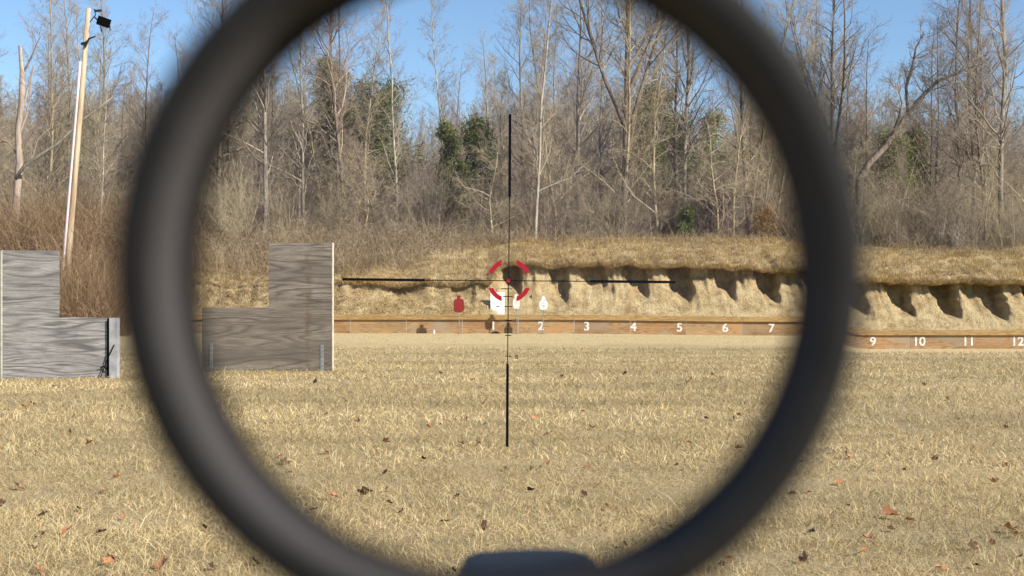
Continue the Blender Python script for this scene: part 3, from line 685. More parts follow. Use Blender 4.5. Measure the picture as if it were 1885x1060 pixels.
# broken snag and leaning limbs at far left
Ys = 68
sn = [P(26, 470, Ys), P(30, 370, Ys), P(36, 300, Ys), P(33, 240, Ys), P(40, 190, Ys), P(41, 130, Ys), P(37, 84, Ys)]
tr = [(sn, [.22, .20, .19, .15, .16, .125, .09], .5, 0), ([P(40, 210, Ys), P(52, 160, Ys), P(60, 125, Ys)], [.07, .05, .025], .5, 0)]
cr = [([P(38, 275, Ys), P(60, 240, Ys), P(90, 205, Ys), P(110, 165, Ys), P(130, 135, Ys)], [.07, .065, .05, .035, .015], .2, 1),
      ([P(42, 135, Ys), P(55, 110, Ys), P(70, 75, Ys), P(78, 62, Ys)], [.06, .05, .03, .015], .2, 1),
      ([P(34, 250, Ys), P(48, 215, Ys), P(55, 180, Ys), P(58, 140, Ys), P(66, 110, Ys)], [.07, .06, .045, .03, .015], .8, 1),
      ([P(34, 320, Ys), P(60, 290, Ys), P(70, 255, Ys), P(92, 235, Ys), P(100, 200, Ys)], [.05, .045, .035, .025, .012], .6, 1),
      ([P(30, 282, Ys), P(15, 262, Ys), P(-5, 255, Ys)], [.05, .03, .02], .2, 1)]
rnd = random.Random(5)
for a, r, t, l in list(cr):
    for q in range(9):
        pp, dd = lerp_path(a, 0.2 + .8 * rnd.random()); branch(cr, pp, rdir(dd, R(40), rnd), rnd.uniform(.8, 2.2), .018, 2, 3, TALL, rnd, .006)
o0 = P(26, 470, Ys); sg = tree_obj('broken_snag', sh(tr), sh(cr), M['bark_snag'], M['twig_c'], 'pinkish broken topped dead trunk at the far left'); sg.location = o0
lim = [P(28, 330, 67.2), P(45, 305, 67.2), P(75, 285, 67), P(110, 262, 67), P(150, 222, 67), P(180, 200, 67), P(208, 178, 67)]
MB().tube([lim[0], *lim[1:]], [.10, .095, .09, .08, .07, .055, .03], 8).build('fallen_limb', M['bark_grey'], loc=lim[0], smooth_=True)
tag(bpy.data.objects['fallen_limb'], 'long pale dead limb leaning against the broken trunk at far left', 'limb')
# evergreens and leafy ones
def put_ev(o, px, py, Y):
    x = PX(px, Y); o.location = (x, Y, fz(x, Y) if Y > 71 else P(px, py, Y).z)
put_ev(evergreen(31, 13.4, 2.2, 'pointed dark green evergreen in the upper left of the scope view', dens=50), 618, 400, 86)
put_ev(evergreen(32, 11, 3.2, 'broad rounded pine right of the pointed evergreen'), 682, 400, 84)
put_ev(evergreen(33, 7.6, 1.2, 'thin yellowish green evergreen under the thin pale tree left of the crosshair', size=0.12, nper=22), 845, 400, 75)
put_ev(evergreen(34, 11, 2.2, 'dark evergreen just right of the big forked tree', nper=26), 1203, 400, 84)
put_ev(evergreen(41, 9, 2.4, 'hazy olive evergreen low in the wood above the near barricade', nper=20), 560, 400, 88)
put_ev(evergreen(42, 8.5, 2.0, 'low olive evergreen right of the thin yellowish green one near the upper crosshair', nper=20), 875, 400, 82)
put_ev(evergreen(43, 9.5, 2.6, 'olive evergreen behind the twin dark trunks on the right inside the scope', nper=20), 1255, 400, 88)
put_ev(evergreen(44, 10, 2.5, 'olive evergreen standing behind the leaning tree outside the scope', nper=20), 1640, 400, 96)
put_ev(evergreen(35, 12.5, 2.6, 'round topped evergreen against the sky on the right inside the scope', nper=20), 1318, 400, 104)
put_ev(evergreen(36, 2.7, .75, 'small dark green cedar bush on the crest near lane six', r0=.05, low=.04, size=.10), 1262, 415, 71.6)
put_ev(evergreen(37, 11.5, 2.4, 'rounded evergreen behind the light pole on the left', nper=22), 148, 400, 100)
put_ev(evergreen(38, 11, 1.9, 'small dark evergreen low in the wood right of the scope', nper=22), 1700, 400, 100)
put_ev(evergreen(39, 3.6, 1.6, 'low rounded shrub with purple brown leaves behind the crest on the right inside the scope', r0=.06, low=.05, mat='purple', size=.07, nper=24, name='purple_shrub'), 1330, 400, 74)
put_ev(evergreen(40, 2.9, 1.2, 'small tan leaved beech sapling by the right rim of the scope', r0=.05, low=.05, mat='beech', size=.07, nper=12, name='beech_sapling'), 1408, 400, 72)
for nme, cat in (('purple_shrub', 'shrub'), ('beech_sapling', 'sapling')): bpy.data.objects[nme]['category'] = cat
# far wooded ridge: one mass
polys = []; rf = random.Random(99); lib = []
for sd in range(7):
    tr, cr = make_tree(200 + sd, 15, 0.11, 0.12, 40, 2.9, (22, 60), dict(wob=.13, trop=.06, kids=(0, 9, 6), ang=(25, 62)), minr=0.010, maxlev=3)
    V1, F1, T1 = tubes([(p, r, t) for p, r, t, l in tr + cr], 3); lib.append((V1, F1, T1))
def scatter(name, lib, pts, scales, mat, label, cat):
    """one object: points that carry rotation, scale and which tree of the library stands there"""
    me = bpy.data.meshes.new(name); n = len(pts); me.vertices.add(n); me.vertices.foreach_set('co', np.array(pts, dtype=np.float32).ravel())
    at = me.attributes.new('s', 'FLOAT', 'POINT'); at.data.foreach_set('value', np.array(scales, dtype=np.float32))
    at = me.attributes.new('rz', 'FLOAT', 'POINT'); at.data.foreach_set('value', RNG.uniform(0, 6.28, n).astype(np.float32))
    at = me.attributes.new('pick', 'INT', 'POINT'); at.data.foreach_set('value', RNG.integers(0, len(lib), n).astype(np.int32))
    me.materials.append(mat); o = link(name, me)
    ng = bpy.data.node_groups.new(name, 'GeometryNodeTree')
    ng.interface.new_socket('Geometry', in_out='INPUT', socket_type='NodeSocketGeometry'); ng.interface.new_socket('Geometry', in_out='OUTPUT', socket_type='NodeSocketGeometry')
    gi = ng.nodes.new('NodeGroupInput'); go = ng.nodes.new('NodeGroupOutput'); g2i = ng.nodes.new('GeometryNodeGeometryToInstance')
    for lo in reversed(lib):
        oi = ng.nodes.new('GeometryNodeObjectInfo'); oi.inputs['Object'].default_value = lo; ng.links.new(oi.outputs['Geometry'], g2i.inputs[0])
    iop = ng.nodes.new('GeometryNodeInstanceOnPoints'); iop.inputs['Pick Instance'].default_value = True
    def na(nm, ty):
        q = ng.nodes.new('GeometryNodeInputNamedAttribute'); q.data_type = ty; q.inputs[0].default_value = nm; return q.outputs[0]
    cb = ng.nodes.new('ShaderNodeCombineXYZ'); ng.links.new(na('rz', 'FLOAT'), cb.inputs[2])
    ng.links.new(gi.outputs[0], iop.inputs['Points']); ng.links.new(g2i.outputs[0], iop.inputs['Instance'])
    ng.links.new(na('pick', 'INT'), iop.inputs['Instance Index']); ng.links.new(cb.outputs[0], iop.inputs['Rotation']); ng.links.new(na('s', 'FLOAT'), iop.inputs['Scale'])
    ng.links.new(iop.outputs[0], go.inputs[0])
    md = o.modifiers.new('scatter', 'NODES'); md.node_group = ng
    tag(o, label, cat, kind='stuff'); return o
def lib_obj(name, V1, F1, T1, mat):
    o = mesh_np(name, V1, F1, np.full(len(F1), 4), mat, T1, True); C.objects.unlink(o); return o
LIB = [lib_obj('far_tree', *l, (M['twig_a'], M['twig_b'], M['twig_c'])[i % 3]) for i, l in enumerate(lib)]
pts, scs = [], []
for q in range(2600):
    Y = rf.uniform(100, 222); px = -120 + 2130 * rf.random(); x = PX(px, Y)
    gap = 1 - 0.35 * math.exp(-((px - 770) / 90) ** 2) - 0.35 * math.exp(-((px - 1300) / 60) ** 2)
    pts.append((x, Y, fz(x, Y) - 0.2)); scs.append(rf.uniform(0.45, 0.95) * (0.75 if Y > 170 else 1) * gap)
scatter('distant_woods', LIB, pts, scs, M['twig_a'], 'dense grey brown winter wood covering the hillside', 'woods')
SLB = []
for sd in range(5):
    tr, cr = make_shrub(300 + sd, 9, 5.0, dict(wob=.15, trop=.04, kids=(0, 6, 5), ang=(25, 60)), 26, 0.022)
    SLB.append(lib_obj('sapling_clump', *tubes([(p, r, t) for p, r, t, l in tr + cr], 3), (M['twig_b'], M['twig_a'], M['twig_b'], M['twig_c'], M['twig_b'])[sd]))
pts, scs = [], []
for q in range(1500):
    Y = rf.uniform(71, 118); px = -120 + 2130 * rf.random(); x = PX(px, Y)
    pts.append((x, Y, fz(x, Y) - 0.1)); scs.append(rf.uniform(0.5, 1.25))
scatter('sapling_undergrowth', SLB, pts, scs, M['twig_b'], 'tangled leafless saplings filling the ground between the trunks of the wood', 'undergrowth')

# brambles: tangled arching canes on the bank and along the crest
def canes(cnt, fx, L, rad, seed, arch=0.22):
    rnd = random.Random(seed); out = []
    for _ in range(cnt):
        p, sc = fx(rnd)
        if p is None: continue
        az = rnd.uniform(0, 2 * PI); an = R(rnd.uniform(5, 60)); l = L * sc * rnd.uniform(0.5, 1.3); k = 7
        d = Vector((math.cos(az) * math.sin(an), math.sin(az) * math.sin(an), math.cos(an)))
        pts = [p]; st = l / (k - 1)
        for i in range(k - 1):
            d = (d + Vector((rnd.gauss(0, .16), rnd.gauss(0, .16), rnd.gauss(0, .1) - arch * i / 3))).normalized(); pts.append(pts[-1] + d * st)
        r = rad * rnd.uniform(0.5, 1.4); out.append((pts, [r * (1 - .1 * i) for i in range(k)], rnd.random()))
    return out
def left_bank(rnd):
    x = rnd.uniform(-28, 0.8); k = rnd.uniform(37, 51)
    lim = 38 + 9 * smooth(-7, -0.5, x)
    if k < lim: return None, 0
    y, z = berm_at(x, k); return Vector((x, y, z - .05)), 1.25 - 0.5 * smooth(-6, 0, x)
def low_left(rnd):
    x = rnd.uniform(-29, -7.6); k = rnd.uniform(6, 50)
    if nz(x * .5, k * .15) < -.12: return None, 0
    y, z = berm_at(x, k); return Vector((x, y, z - .05)), 1.0
def crest(rnd):
    x = rnd.uniform(-28, 32); k = rnd.uniform(46.5, 53.5)
    y, z = berm_at(x, k); return Vector((x, y, z - .05)), 0.95 - 0.4 * smooth(2, 8, x)
cs = canes(9500, left_bank, 1.3, 0.009, 3) + canes(3800, low_left, 0.9, 0.008, 33) + canes(6500, crest, 1.1, 0.008, 4, 0.12)
V, Fq, T = tubes(cs, 3)
tag(mesh_np('bramble_thicket', V, Fq, np.full(len(Fq), 4), M['cane'], T), 'tangled leafless grey brown brambles along the top of the bank', 'brambles', kind='stuff')
def redb(rnd):
    px = rnd.uniform(-60, 330); Y = rnd.uniform(58.5, 66); x = PX(px, Y)
    y, z = berm_at(x, min(51, 37 + 14 * max(0, (Y - 59)) / 7)) if Y > 59 else (Y, 1.0)
    h = 1.0 + 0.7 * nz(px * 0.02, Y * .3) ; return Vector((x, Y, z - .05)), max(.5, h) * 1.3
def redb2(rnd):
    px = rnd.uniform(-70, 236); Y = rnd.uniform(51.5, 57.3); x = PX(px, Y); return Vector((x, Y, gz(x, Y) - .03)), rnd.uniform(.8, 1.5)
cs = canes(9000, redb, 2.0, 0.009, 8, 0.14) + canes(5200, redb2, 2.1, 0.009, 18, 0.10)
def polebush(rnd):
    px = rnd.gauss(128, 32); Y = rnd.uniform(53.5, 57.3); x = PX(px, Y); return Vector((x, Y, gz(x, Y) - .03)), rnd.uniform(.7, 1.1)
cs += canes(2600, polebush, 3.9, 0.009, 28, 0.04)
V, Fq, T = tubes(cs, 3)
tag(mesh_np('red_brown_scrub', V, Fq, np.full(len(Fq), 4), M['cane_red'], T), 'reddish brown tangled scrub behind the far left barricade', 'scrub', kind='stuff')

# ------------------------------------------------------------------ numbered retaining wall
wx0, wx1 = PX(250, WALL_Y), PX(2000, WALL_Y)
def wz(x): return -drop(x, 57) - 0.1 * smooth(0, 12, x) * (1 - smooth(12.9, 15, x)) - 0.03
wall = empty('numbered_wall', (0, WALL_Y, 0))
tag(wall, 'low orange brown timber retaining wall with white lane numbers at the foot of the bank', 'wall')
seam = 1160
k0 = -9; pans = []
for k in range(k0, 9):
    a = PX(1160 + 103 * k, WALL_Y); b = PX(1160 + 103 * (k + 1), WALL_Y)
    if a < wx0 or a > wx1: continue
    za, zb = wz(a + .05), wz(b - .05)
    m = MB(); n = len(m.v); g_ = 0.006
    segs = 6; pr = []
    top = [(a + g_ + (b - a - 2 * g_) * i / segs) for i in range(segs + 1)]
    for yy in (-0.02, 0.01):
        for x in top: m.v.append(Vector((x, yy, wz(x) - 0.10)))
        for x in top: m.v.append(Vector((x, yy, wz(x) + 0.60)))
    q = segs + 1
    for i in range(segs):
        m.f.append([i, i + 1, q + i + 1, q + i]); m.f.append([2 * q + i + 1, 2 * q + i, 3 * q + i, 3 * q + i + 1])
        m.f.append([q + i, q + i + 1, 3 * q + i + 1, 3 * q + i])
    m.f.append([0, q, 3 * q, 2 * q]); m.f.append([segs, 2 * q + segs, 3 * q + segs, q + segs])
    m.build('plywood_panel', PANEL[(k * 5 + 3) % 3 if k % 4 else 0], wall)
    # cap timber, a beam in front of the top edge, lengths butted end to end
cl = PX(1160, WALL_Y) - 4.88 * 4
xb = cl
while xb < wx1:
    xe = xb + 4.88; m = MB(); segs = 8; q = segs + 1
    xsn = [xb + .004 + (4.88 - .008) * i / segs for i in range(q)]
    for yy, (d0, d1) in ((-0.11, (0.60, 0.82)), (0.10, (0.60, 0.82))):
        for x in xsn: m.v.append(Vector((x, yy, wz(x) + d0)))
        for x in xsn: m.v.append(Vector((x, yy, wz(x) + d1)))
    for i in range(segs):
        m.f.append([i, i + 1, q + i + 1, q + i]); m.f.append([2 * q + i + 1, 2 * q + i, 3 * q + i, 3 * q + i + 1])
        m.f.append([q + i, q + i + 1, 3 * q + i + 1, 3 * q + i]); m.f.append([2 * q + i, 2 * q + i + 1, i + 1, i])
    m.f.append([0, q, 3 * q, 2 * q]); m.f.append([segs, 2 * q + segs, 3 * q + segs, q + segs])
    if xb > wx0: m.build('cap_beam', M['cap'], wall)
    xb = xe
def text_mesh(s, size, name='number', bold=0.0):
    cu = bpy.data.curves.new(name, 'FONT'); cu.body = s; cu.size = size; cu.align_x = 'CENTER'; cu.align_y = 'CENTER'
    cu.extrude = 0.002; cu.offset = bold
    to = bpy.data.objects.new('tmp', cu); C.objects.link(to); bpy.context.view_layer.update()
    me = bpy.data.meshes.new_from_object(to.evaluated_get(bpy.context.evaluated_depsgraph_get()))
    bpy.data.objects.remove(to); bpy.data.curves.remove(cu); return me
for px, s in ((908, '1'), (995.5, '2'), (1080, '3'), (1166, '4'), (1251, '5'), (1335, '6'), (1420, '7'), (1512, '8'), (1607, '9'), (1692, '10'), (1783, '11'), (1873, '12')):
    me = text_mesh(s, 0.54, bold=0.010); me.materials.append(M['wornwhite'])
    o = link('number', me, wall); x = PX(px, WALL_Y - 0.03)
    o.location = (x, -0.026, wz(x) + 0.31); o.rotation_euler = (R(90), 0, 0); o.scale = (1.05, 1, 1)

# ------------------------------------------------------------------ targets
def silhouette(w, h, kind):
    if kind == 'card':     # red: rectangular shoulders, small head, chamfered hips
        pts = [(-.28, 0), (.28, 0), (.5, .12), (.5, .62), (.42, .78), (.17, .80), (.17, 1), (-.17, 1), (-.17, .80), (-.42, .78), (-.5, .62), (-.5, .12)]
    else:                  # steel: rounded
        pts = [(-.28, 0), (.28, 0), (.42, .07), (.5, .25), (.5, .52), (.42, .64), (.26, .70), (.22, .78), (.24, .88), (.16, .97), (0, 1), (-.16, .97), (-.24, .88), (-.22, .78), (-.26, .70), (-.42, .64), (-.5, .52), (-.5, .25), (-.42, .07)]
    return [(x * w, z * h) for x, z in pts]
def target(name, label, px0, px1, py0, py1, pxs, pyb, Y, kind, mat, marks=0):
    cx = PX((px0 + px1) / 2, Y); w = (px1 - px0) / F * Y; zt = P(0, py0, Y).z; zb = P(0, py1, Y).z; base = P(pxs, pyb, Y)
    base.z = gz(base.x, Y); r = empty(name, (base.x, Y, base.z)); tag(r, label, 'target')
    L = lambda x, y, z: Vector((x - base.x, y - Y, z - base.z))
    m = MB().prism([(x + cx - base.x, z + zb - base.z) for x, z in silhouette(w, zt - zb, kind)], -0.012, 0.0)
    m.build('target_plate', mat, r)
    if marks:
        rr = random.Random(px0); mk = MB()
        for _ in range(marks):
            a = cx + rr.gauss(0, w * .17) - base.x; c = zb + (zt - zb) * rr.uniform(.15, .7) - base.z; s = rr.uniform(.008, .018)
            mk.prism([(a + s * math.cos(t), c + s * math.sin(t)) for t in (0, 1, 2, 3, 4.2, 5.2)], -0.015, -0.0125)
        mk.build('impact_mark', M['darkmetal'], r)
    MB().tube([L(base.x, Y + .02, base.z), L(cx, Y + .02, zb + .12)], .017, 8).build('post', M['galv'], r)
    MB().box(-.22, .22, -.04, .04, 0.0, .02).box(-.03, .03, -.2, .2, .0205, .035).build('foot', M['galv'], r)
    return r
target('silhouette_target', 'red silhouette target on a thin post left of lane number 1', 835, 854, 544, 575, 846, 614, 55.9, 'card', M['red'])
target('silhouette_target', 'white steel silhouette target on a post just right of lane number 1', 944, 957, 541, 568, 952, 616, 56.2, 'steel', M['wornwhite'], 9)
target('silhouette_target', 'greyish speckled steel silhouette target above lane number 2', 993, 1008, 545, 570, 999, 616, 56.0, 'steel', M['steelwhite'], 12)
# paper target board standing on the wall behind the cap
Yp = 57.55; p0 = P(903, 578, Yp); p1 = P(929, 538, Yp); wtop = wz(p0.x) + 0.82
wtop -= .12; r = empty('paper_target', (p0.x, Yp, wtop)); tag(r, 'large white rectangular paper target standing on the wall above lane number 1', 'target')
wd = p1.x - p0.x; ht = p1.z - wtop
MB().box(0, wd, 0.0, .012, 0, ht * .44).build('lower_sheet', M['paper2'], r)
MB().box(0, wd, 0.0, .012, ht * .44 + .002, ht).build('upper_sheet', M['paper'], r)
mk = MB().box(wd * .42, wd * .62, -.006, -.001, ht * .42, ht * .45)
for q in ((.22, .56), (.5, .57), (.3, .60)): mk.box(wd * q[0], wd * q[0] + .035, -.006, -.001, ht * q[1], ht * q[1] + .03)
mk.build('ink_mark', M['black'], r)
fr = MB().tube([(wd * .4, .05, 0), (wd * .4, .05, ht + .16)], .01, 5).tube([(wd * 1.22, .05, 0), (wd * 1.22, .05, ht + .16)], .01, 5).tube([(wd * .4, .05, ht + .15), (wd * 1.22, .05, ht + .15)], .008, 5)
fr.build('wire_frame', M['darkmetal'], r)
# foot of the wall: lump added for a target's shadow, and a bottle
rr = random.Random(3)
def shadow(name, px, py, Y, s, mat, label, cat):
    me = bpy.data.meshes.new(name); import bmesh
    bm = bmesh.new(); bmesh.ops.create_icosphere(bm, subdivisions=3, radius=1)
    for v in bm.verts: v.co *= 1 + 0.45 * nz(v.co.x * 1.6 + px, v.co.y * 1.6, v.co.z * 1.6); v.co = Vector((v.co.x * s[0], v.co.y * s[1], max(-0.02, v.co.z * s[2])))
    bm.to_mesh(me); bm.free(); me.materials.append(mat); o = link(name, me); x = PX(px, Y); o.location = (x, Y, gz(x, Y)); tag(o, label, cat)
shadow('shadow_lump', 912, 613, 56.6, (.18, .1, .09), M['leafdark'], 'low dark lump standing in for a target shadow at the foot of the wall below lane number 1', 'shadow')  # dark lump put where only a target's shadow falls
x = PX(799, 56.4)
cu_ = MB().tube([(x, 56.4, gz(x, 56.4)), (x, 56.4, gz(x, 56.4) + .10), (x, 56.4, gz(x, 56.4) + .12), (x, 56.4, gz(x, 56.4) + .16)], [.035, .04, .02, .02], 12)
tag(cu_.build('white_bottle', M['paper'], loc=(x, 56.4, gz(x, 56.4)), smooth_=False), 'small white bottle standing at the foot of the wall left of the red target', 'bottle')

# ------------------------------------------------------------------ plywood barricades
YB = 24.8
def barricade(name, label, outline_px, ply, seam_px=None):
    base = P(sum(p[0] for p in outline_px) / len(outline_px), max(p[1] for p in outline_px), YB)
    base.z = gz(base.x, YB); r = empty(name, base); tag(r, label, 'barricade')
    pts = [(P(a, b, YB).x - base.x, P(a, b, YB).z - base.z) for a, b in outline_px]
    MB().prism(pts, -0.009, 0.009).build('plywood_sheet', ply, r)
    return r, base
def ccw(px0, px1, pxt, py_t, py_m, py_b, tall_left):
    if tall_left: return [(px0, py_b), (px1, py_b), (px1, py_m), (pxt, py_m), (pxt, py_t), (px0, py_t)]
    return [(px0, py_b), (px1, py_b), (px1, py_t), (pxt, py_t), (pxt, py_m), (px0, py_m)]
rb, b0 = barricade('plywood_barricade', 'tall grey plywood barricade with its low step on the left, seen through the scope', ccw(372, 611, 495, 447, 566, 688, False), M['ply2'])
def lx(px, b): return P(px, 0, YB).x - b.x
def lz(py, b): return P(0, py, YB).z - b.z
MB().box(lx(611.2, b0), lx(613.2, b0), -0.014, 0.10, lz(688, b0), lz(446.5, b0)).build('edge_strip', M['edge'], rb)  # pale colour puts the sunlight on this edge into the strip
MB().box(lx(570, b0), lx(607, b0), .012, .10, lz(688, b0), lz(450, b0)).build('rear_post_or_gap_shade', M['post'], rb)
MB().box(lx(376, b0), lx(394, b0), .012, .10, lz(690, b0), lz(568, b0)).build('rear_post_or_gap_shade', M['post'], rb)
for pa, pb, y0, y1 in ((590, 596, 635, 686), (386, 392, 632, 684)):
    br = MB().box(lx(pa, b0), lx(pb, b0), -.018, -.0095, lz(y1, b0), lz(y0, b0)).build('steel_strap', M['galv'], rb, bevel=.002)
    hl = MB(); xc = (lx(pa, b0) + lx(pb, b0)) / 2
    for q in range(6):
        zc = lz(y1, b0) + (lz(y0, b0) - lz(y1, b0)) * (q + .5) / 6
        hl.prism([(xc + .009 * math.cos(t * PI / 4), zc + .009 * math.sin(t * PI / 4)) for t in range(8)], -.0205, -.0185)
    hl.build('bolt_hole', M['black'], br)
rb2, b1 = barricade('plywood_barricade', 'pale grey plywood barricade with low step on the right, outside the scope at left', ccw(5, 197, 109, 461, 584, 697, True), M['ply'])
MB().box(lx(1.8, b1), lx(4.8, b1), -0.014, 0.10, lz(698, b1), lz(460.5, b1)).build('edge_strip', M['edge'], rb2)
MB().box(lx(203, b1), lx(218.5, b1), -.075, .085, lz(702, b1), lz(585, b1)).build('end_post', M['post'], rb2, bevel=.004)
MB().box(lx(196.5, b1), lx(203.5, b1), .02, .06, lz(692, b1), lz(586, b1)).build('rear_post_or_gap_shade', M['black'], rb2)  # black strip put in for the shade in the gap, no post here
st = MB().tube([(lx(213, b1), -.085, lz(634, b1)), (lx(207, b1), -.10, lz(648, b1)), (lx(199, b1), -.06, lz(662, b1)), (lx(193, b1), -.05, lz(676, b1)), (lx(189, b1), -.07, lz(690, b1)), (lx(185, b1), -.08, lz(700, b1))], .009, 6)
st.tube([(lx(186, b1), -.05, lz(677, b1)), (lx(193, b1), -.06, lz(674, b1)), (lx(200, b1), -.05, lz(681, b1))], .012, 6)
st.build('black_cord', M['black'], rb2)
# neighbouring board cut off by the left edge of the photo
pl = MB().box(P(-230, 0, YB).x, P(1.2, 0, YB).x, YB - .009, YB + .009, gz(-10, YB) - .05, P(0, 462, YB).z)
o = pl.build('plywood_board', M['ply'], loc=(P(-100, 0, YB).x, YB, gz(-10, YB)))
tag(o, 'sliver of grey plywood board at the very left edge beside the pale barricade', 'board')

# ------------------------------------------------------------------ light pole
YP = 58
pb = P(116, 590, YP); pb.z = 0.4; pt_ = P(163, 15, YP)
pole = empty('light_pole', pb); tag(pole, 'leaning bleached wooden light pole with a floodlight at its top', 'light pole')
pv = pt_ - pb
m = MB().tube([Vector((0, 0, -0.1)), pv * .25, pv * .5, pv * .75, pv], [.14, .133, .125, .115, .105], 16)
m.build('pole', M['poletimber'], pole, smooth_=True)
cs_ = Vector((-1, -.55, 0)).normalized()
cd = [pv * t + cs_ * (.155 - .04 * t + .045) for t in (.03, .25, .5, .70, .83)]
MB().tube(cd, .058, 10).build('conduit', M['conduit'], pole, smooth_=True)
MB().tube([pv * .885 + Vector((-.16, -.1, 0)), pv * .885 + Vector((.14, -.16, .06))], .06, 8).tube([pv * .875 + Vector((.02, -.16, 0)), pv * .895 + Vector((.2, -.18, .08)), pv * .9 + Vector((.48, -.18, .12))], [.07, .045, .03], 8).build('bracket', M['darkmetal'], pole)
fl = MB(); c = P(191, 40, YP) - pb; rot = Matrix.Rotation(R(18), 3, 'Y') @ Matrix.Rotation(R(20), 3, 'Z')
fl.box(c.x - .27, c.x + .27, c.y - .18, c.y + .18, c.z - .2, c.z + .16, rot, c)
head = fl.build('floodlight_head', M['darkmetal'], pole, bevel=.03)
MB().box(c.x - .29, c.x + .29, c.y - .24, c.y - .17, c.z - .2, c.z + .17, rot, c).build('rim', M['black'], head)
MB().tube([P(173, 30, YP) - pb, P(176, 33, YP) - pb, P(181, 38, YP) - pb], .035, 6).tube([P(185, 48, YP) - pb, P(187, 58, YP) - pb], .03, 6).tube([P(202, 47, YP) - pb, P(203, 56, YP) - pb], .03, 6).build('yoke', M['darkmetal'], head)
m = MB().prism([((P(a, b, YP) - pb).x, (P(a, b, YP) - pb).z) for a, b in ((173, 17), (176, 22), (188, 21), (187, 18), (179, 19))][::-1], -.12, .02)
m.build('upper_bracket', M['darkmetal'], pole)
MB().tube([pv * .945, P(176, 27, YP) - pb, P(174, 19, YP) - pb], .025, 6).build('arm', M['darkmetal'], pole)

# ------------------------------------------------------------------ fallen leaves
def leaf_mesh(seed, mat):
    rnd = random.Random(seed); n = 18; pts = []
    for i in range(n):
        t = 2 * PI * i / n; r = 1.0 * (0.62 + 0.38 * abs(math.cos(2.5 * t))) * rnd.uniform(.85, 1.1)
        x, y = r * math.cos(t), 0.72 * r * math.sin(t); pts.append((x, y))
    V = [(0, 0, 0)]; cv = rnd.uniform(.3, .75); tw = rnd.uniform(-.4, .4)
    for s in (0.5, 1.0):
        for x, y in pts:
            x, y = x * s, y * s; V.append((x, y, cv * (y * y * 1.4 + .35 * x * x) + tw * x * y + .08 * rnd.gauss(0, 1) * s))
    F_ = [[0, 1 + i, 1 + (i + 1) % n] for i in range(n)] + [[1 + i, 1 + n + i, 1 + n + (i + 1) % n, 1 + (i + 1) % n] for i in range(n)]
    Fl = [q for f in F_ for q in f]; ct = [len(f) for f in F_]
    o = mesh_np('fallen_leaf', V, Fl, ct, mat, [min(1, max(0, rnd.gauss(.5, .12)))] * len(V), True); return o
LO = [leaf_mesh(s, M['leaf']) for s in range(5)]; LD = [leaf_mesh(s + 10, M['leafdark']) for s in range(4)]
usedl = set()
def put_leaf(px, py, size, dark, label, group, tiltx=None):
    Y = EYE * F / (py - HY); lib_ = LD if dark else LO; src = random.choice(lib_)
    o = src.copy() if src.name in usedl else src
    if src.name in usedl: C.objects.link(o)
    usedl.add(src.name); x = PX(px, Y); o.location = (x, Y, gz(x, Y) + 0.024); o.scale = (size,) * 3
    o.rotation_euler = (random.gauss(0.3 if tiltx is None else tiltx, .35), random.gauss(0, .35), random.uniform(0, 6.28)); tag(o, label, 'leaf', group)
def lreg(px, py):
    side = 'left of the scope ring' if px < 400 else 'right of the scope ring' if px > 1470 else 'left of the lower crosshair' if px < 934 else 'right of the lower crosshair'
    return ('far off on the lawn ' if py < 720 else 'in the middle of the lawn ' if py < 830 else 'in the near grass ') + side
GD, GO = 'dark leaves lying in the grass', 'orange brown leaves lying in the grass'
put_leaf(672, 912, .062, True, 'large dark curled leaf in the near grass left of the lower crosshair', None, .9)
put_leaf(524, 855, .05, True, 'dark curled leaf by the lower left inner rim of the scope', None, .8)
put_leaf(657, 779, .06, False, 'orange maple leaf standing up in the grass below the near barricade', None, 1.2)
put_leaf(297, 1050, .055, False, 'orange leaf at the bottom edge left of the scope ring', None, .3)
for px, py, s in ((716, 930, .03), (818, 968, .035), (890, 975, .045), (977, 905, .038), (880, 820, .04), (850, 822, .03), (1075, 912, .03), (1245, 862, .028), (930, 868, .03), (780, 850, .03), (60, 745, .045), (15, 742, .04), (100, 705, .05),
                  (885, 715, .05), (890, 745, .05), (1150, 690, .06), (1035, 695, .06), (600, 765, .04), (1720, 850, .04), (1495, 985, .03), (1640, 980, .03), (1790, 1015, .05), (1350, 775, .045), (1300, 775, .04), (810, 688, .07), (580, 705, .06), (1700, 710, .06), (550, 790, .04)):
    put_leaf(px, py, s, True, 'small dark dead leaf ' + lreg(px, py), GD, .5)
for px, py, s in ((1010, 800, .06), (1090, 790, .06), (790, 788, .04), (860, 773, .04), (600, 835, .05), (710, 818, .05), (1005, 860, .045), (1120, 940, .04), (1560, 845, .055), (1640, 955, .07), (1675, 965, .04), (1830, 890, .05), (1850, 860, .045), (1360, 770, .05), (130, 800, .04), (165, 820, .05),
                  (35, 905, .05), (120, 985, .045), (60, 1020, .04), (45, 750, .05), (90, 715, .05), (1790, 845, .03), (1860, 980, .06), (1730, 1055, .04), (1600, 1000, .04), (1480, 1040, .05), (190, 910, .04), (215, 885, .04), (1310, 690, .06), (870, 702, .06), (1270, 700, .06), (340, 655 + 80, .04)):
    put_leaf(px, py, s, False, 'orange brown dead leaf ' + lreg(px, py), GO)

for q in range(70):
    py = 690 + 370 * random.random() ** 0.8; px = random.uniform(0, 1885); dk = random.random() < .5
    put_leaf(px, py, random.uniform(.022, .042), dk, ('small dark dead leaf ' if dk else 'orange brown dead leaf ') + lreg(px, py), GD if dk else GO)
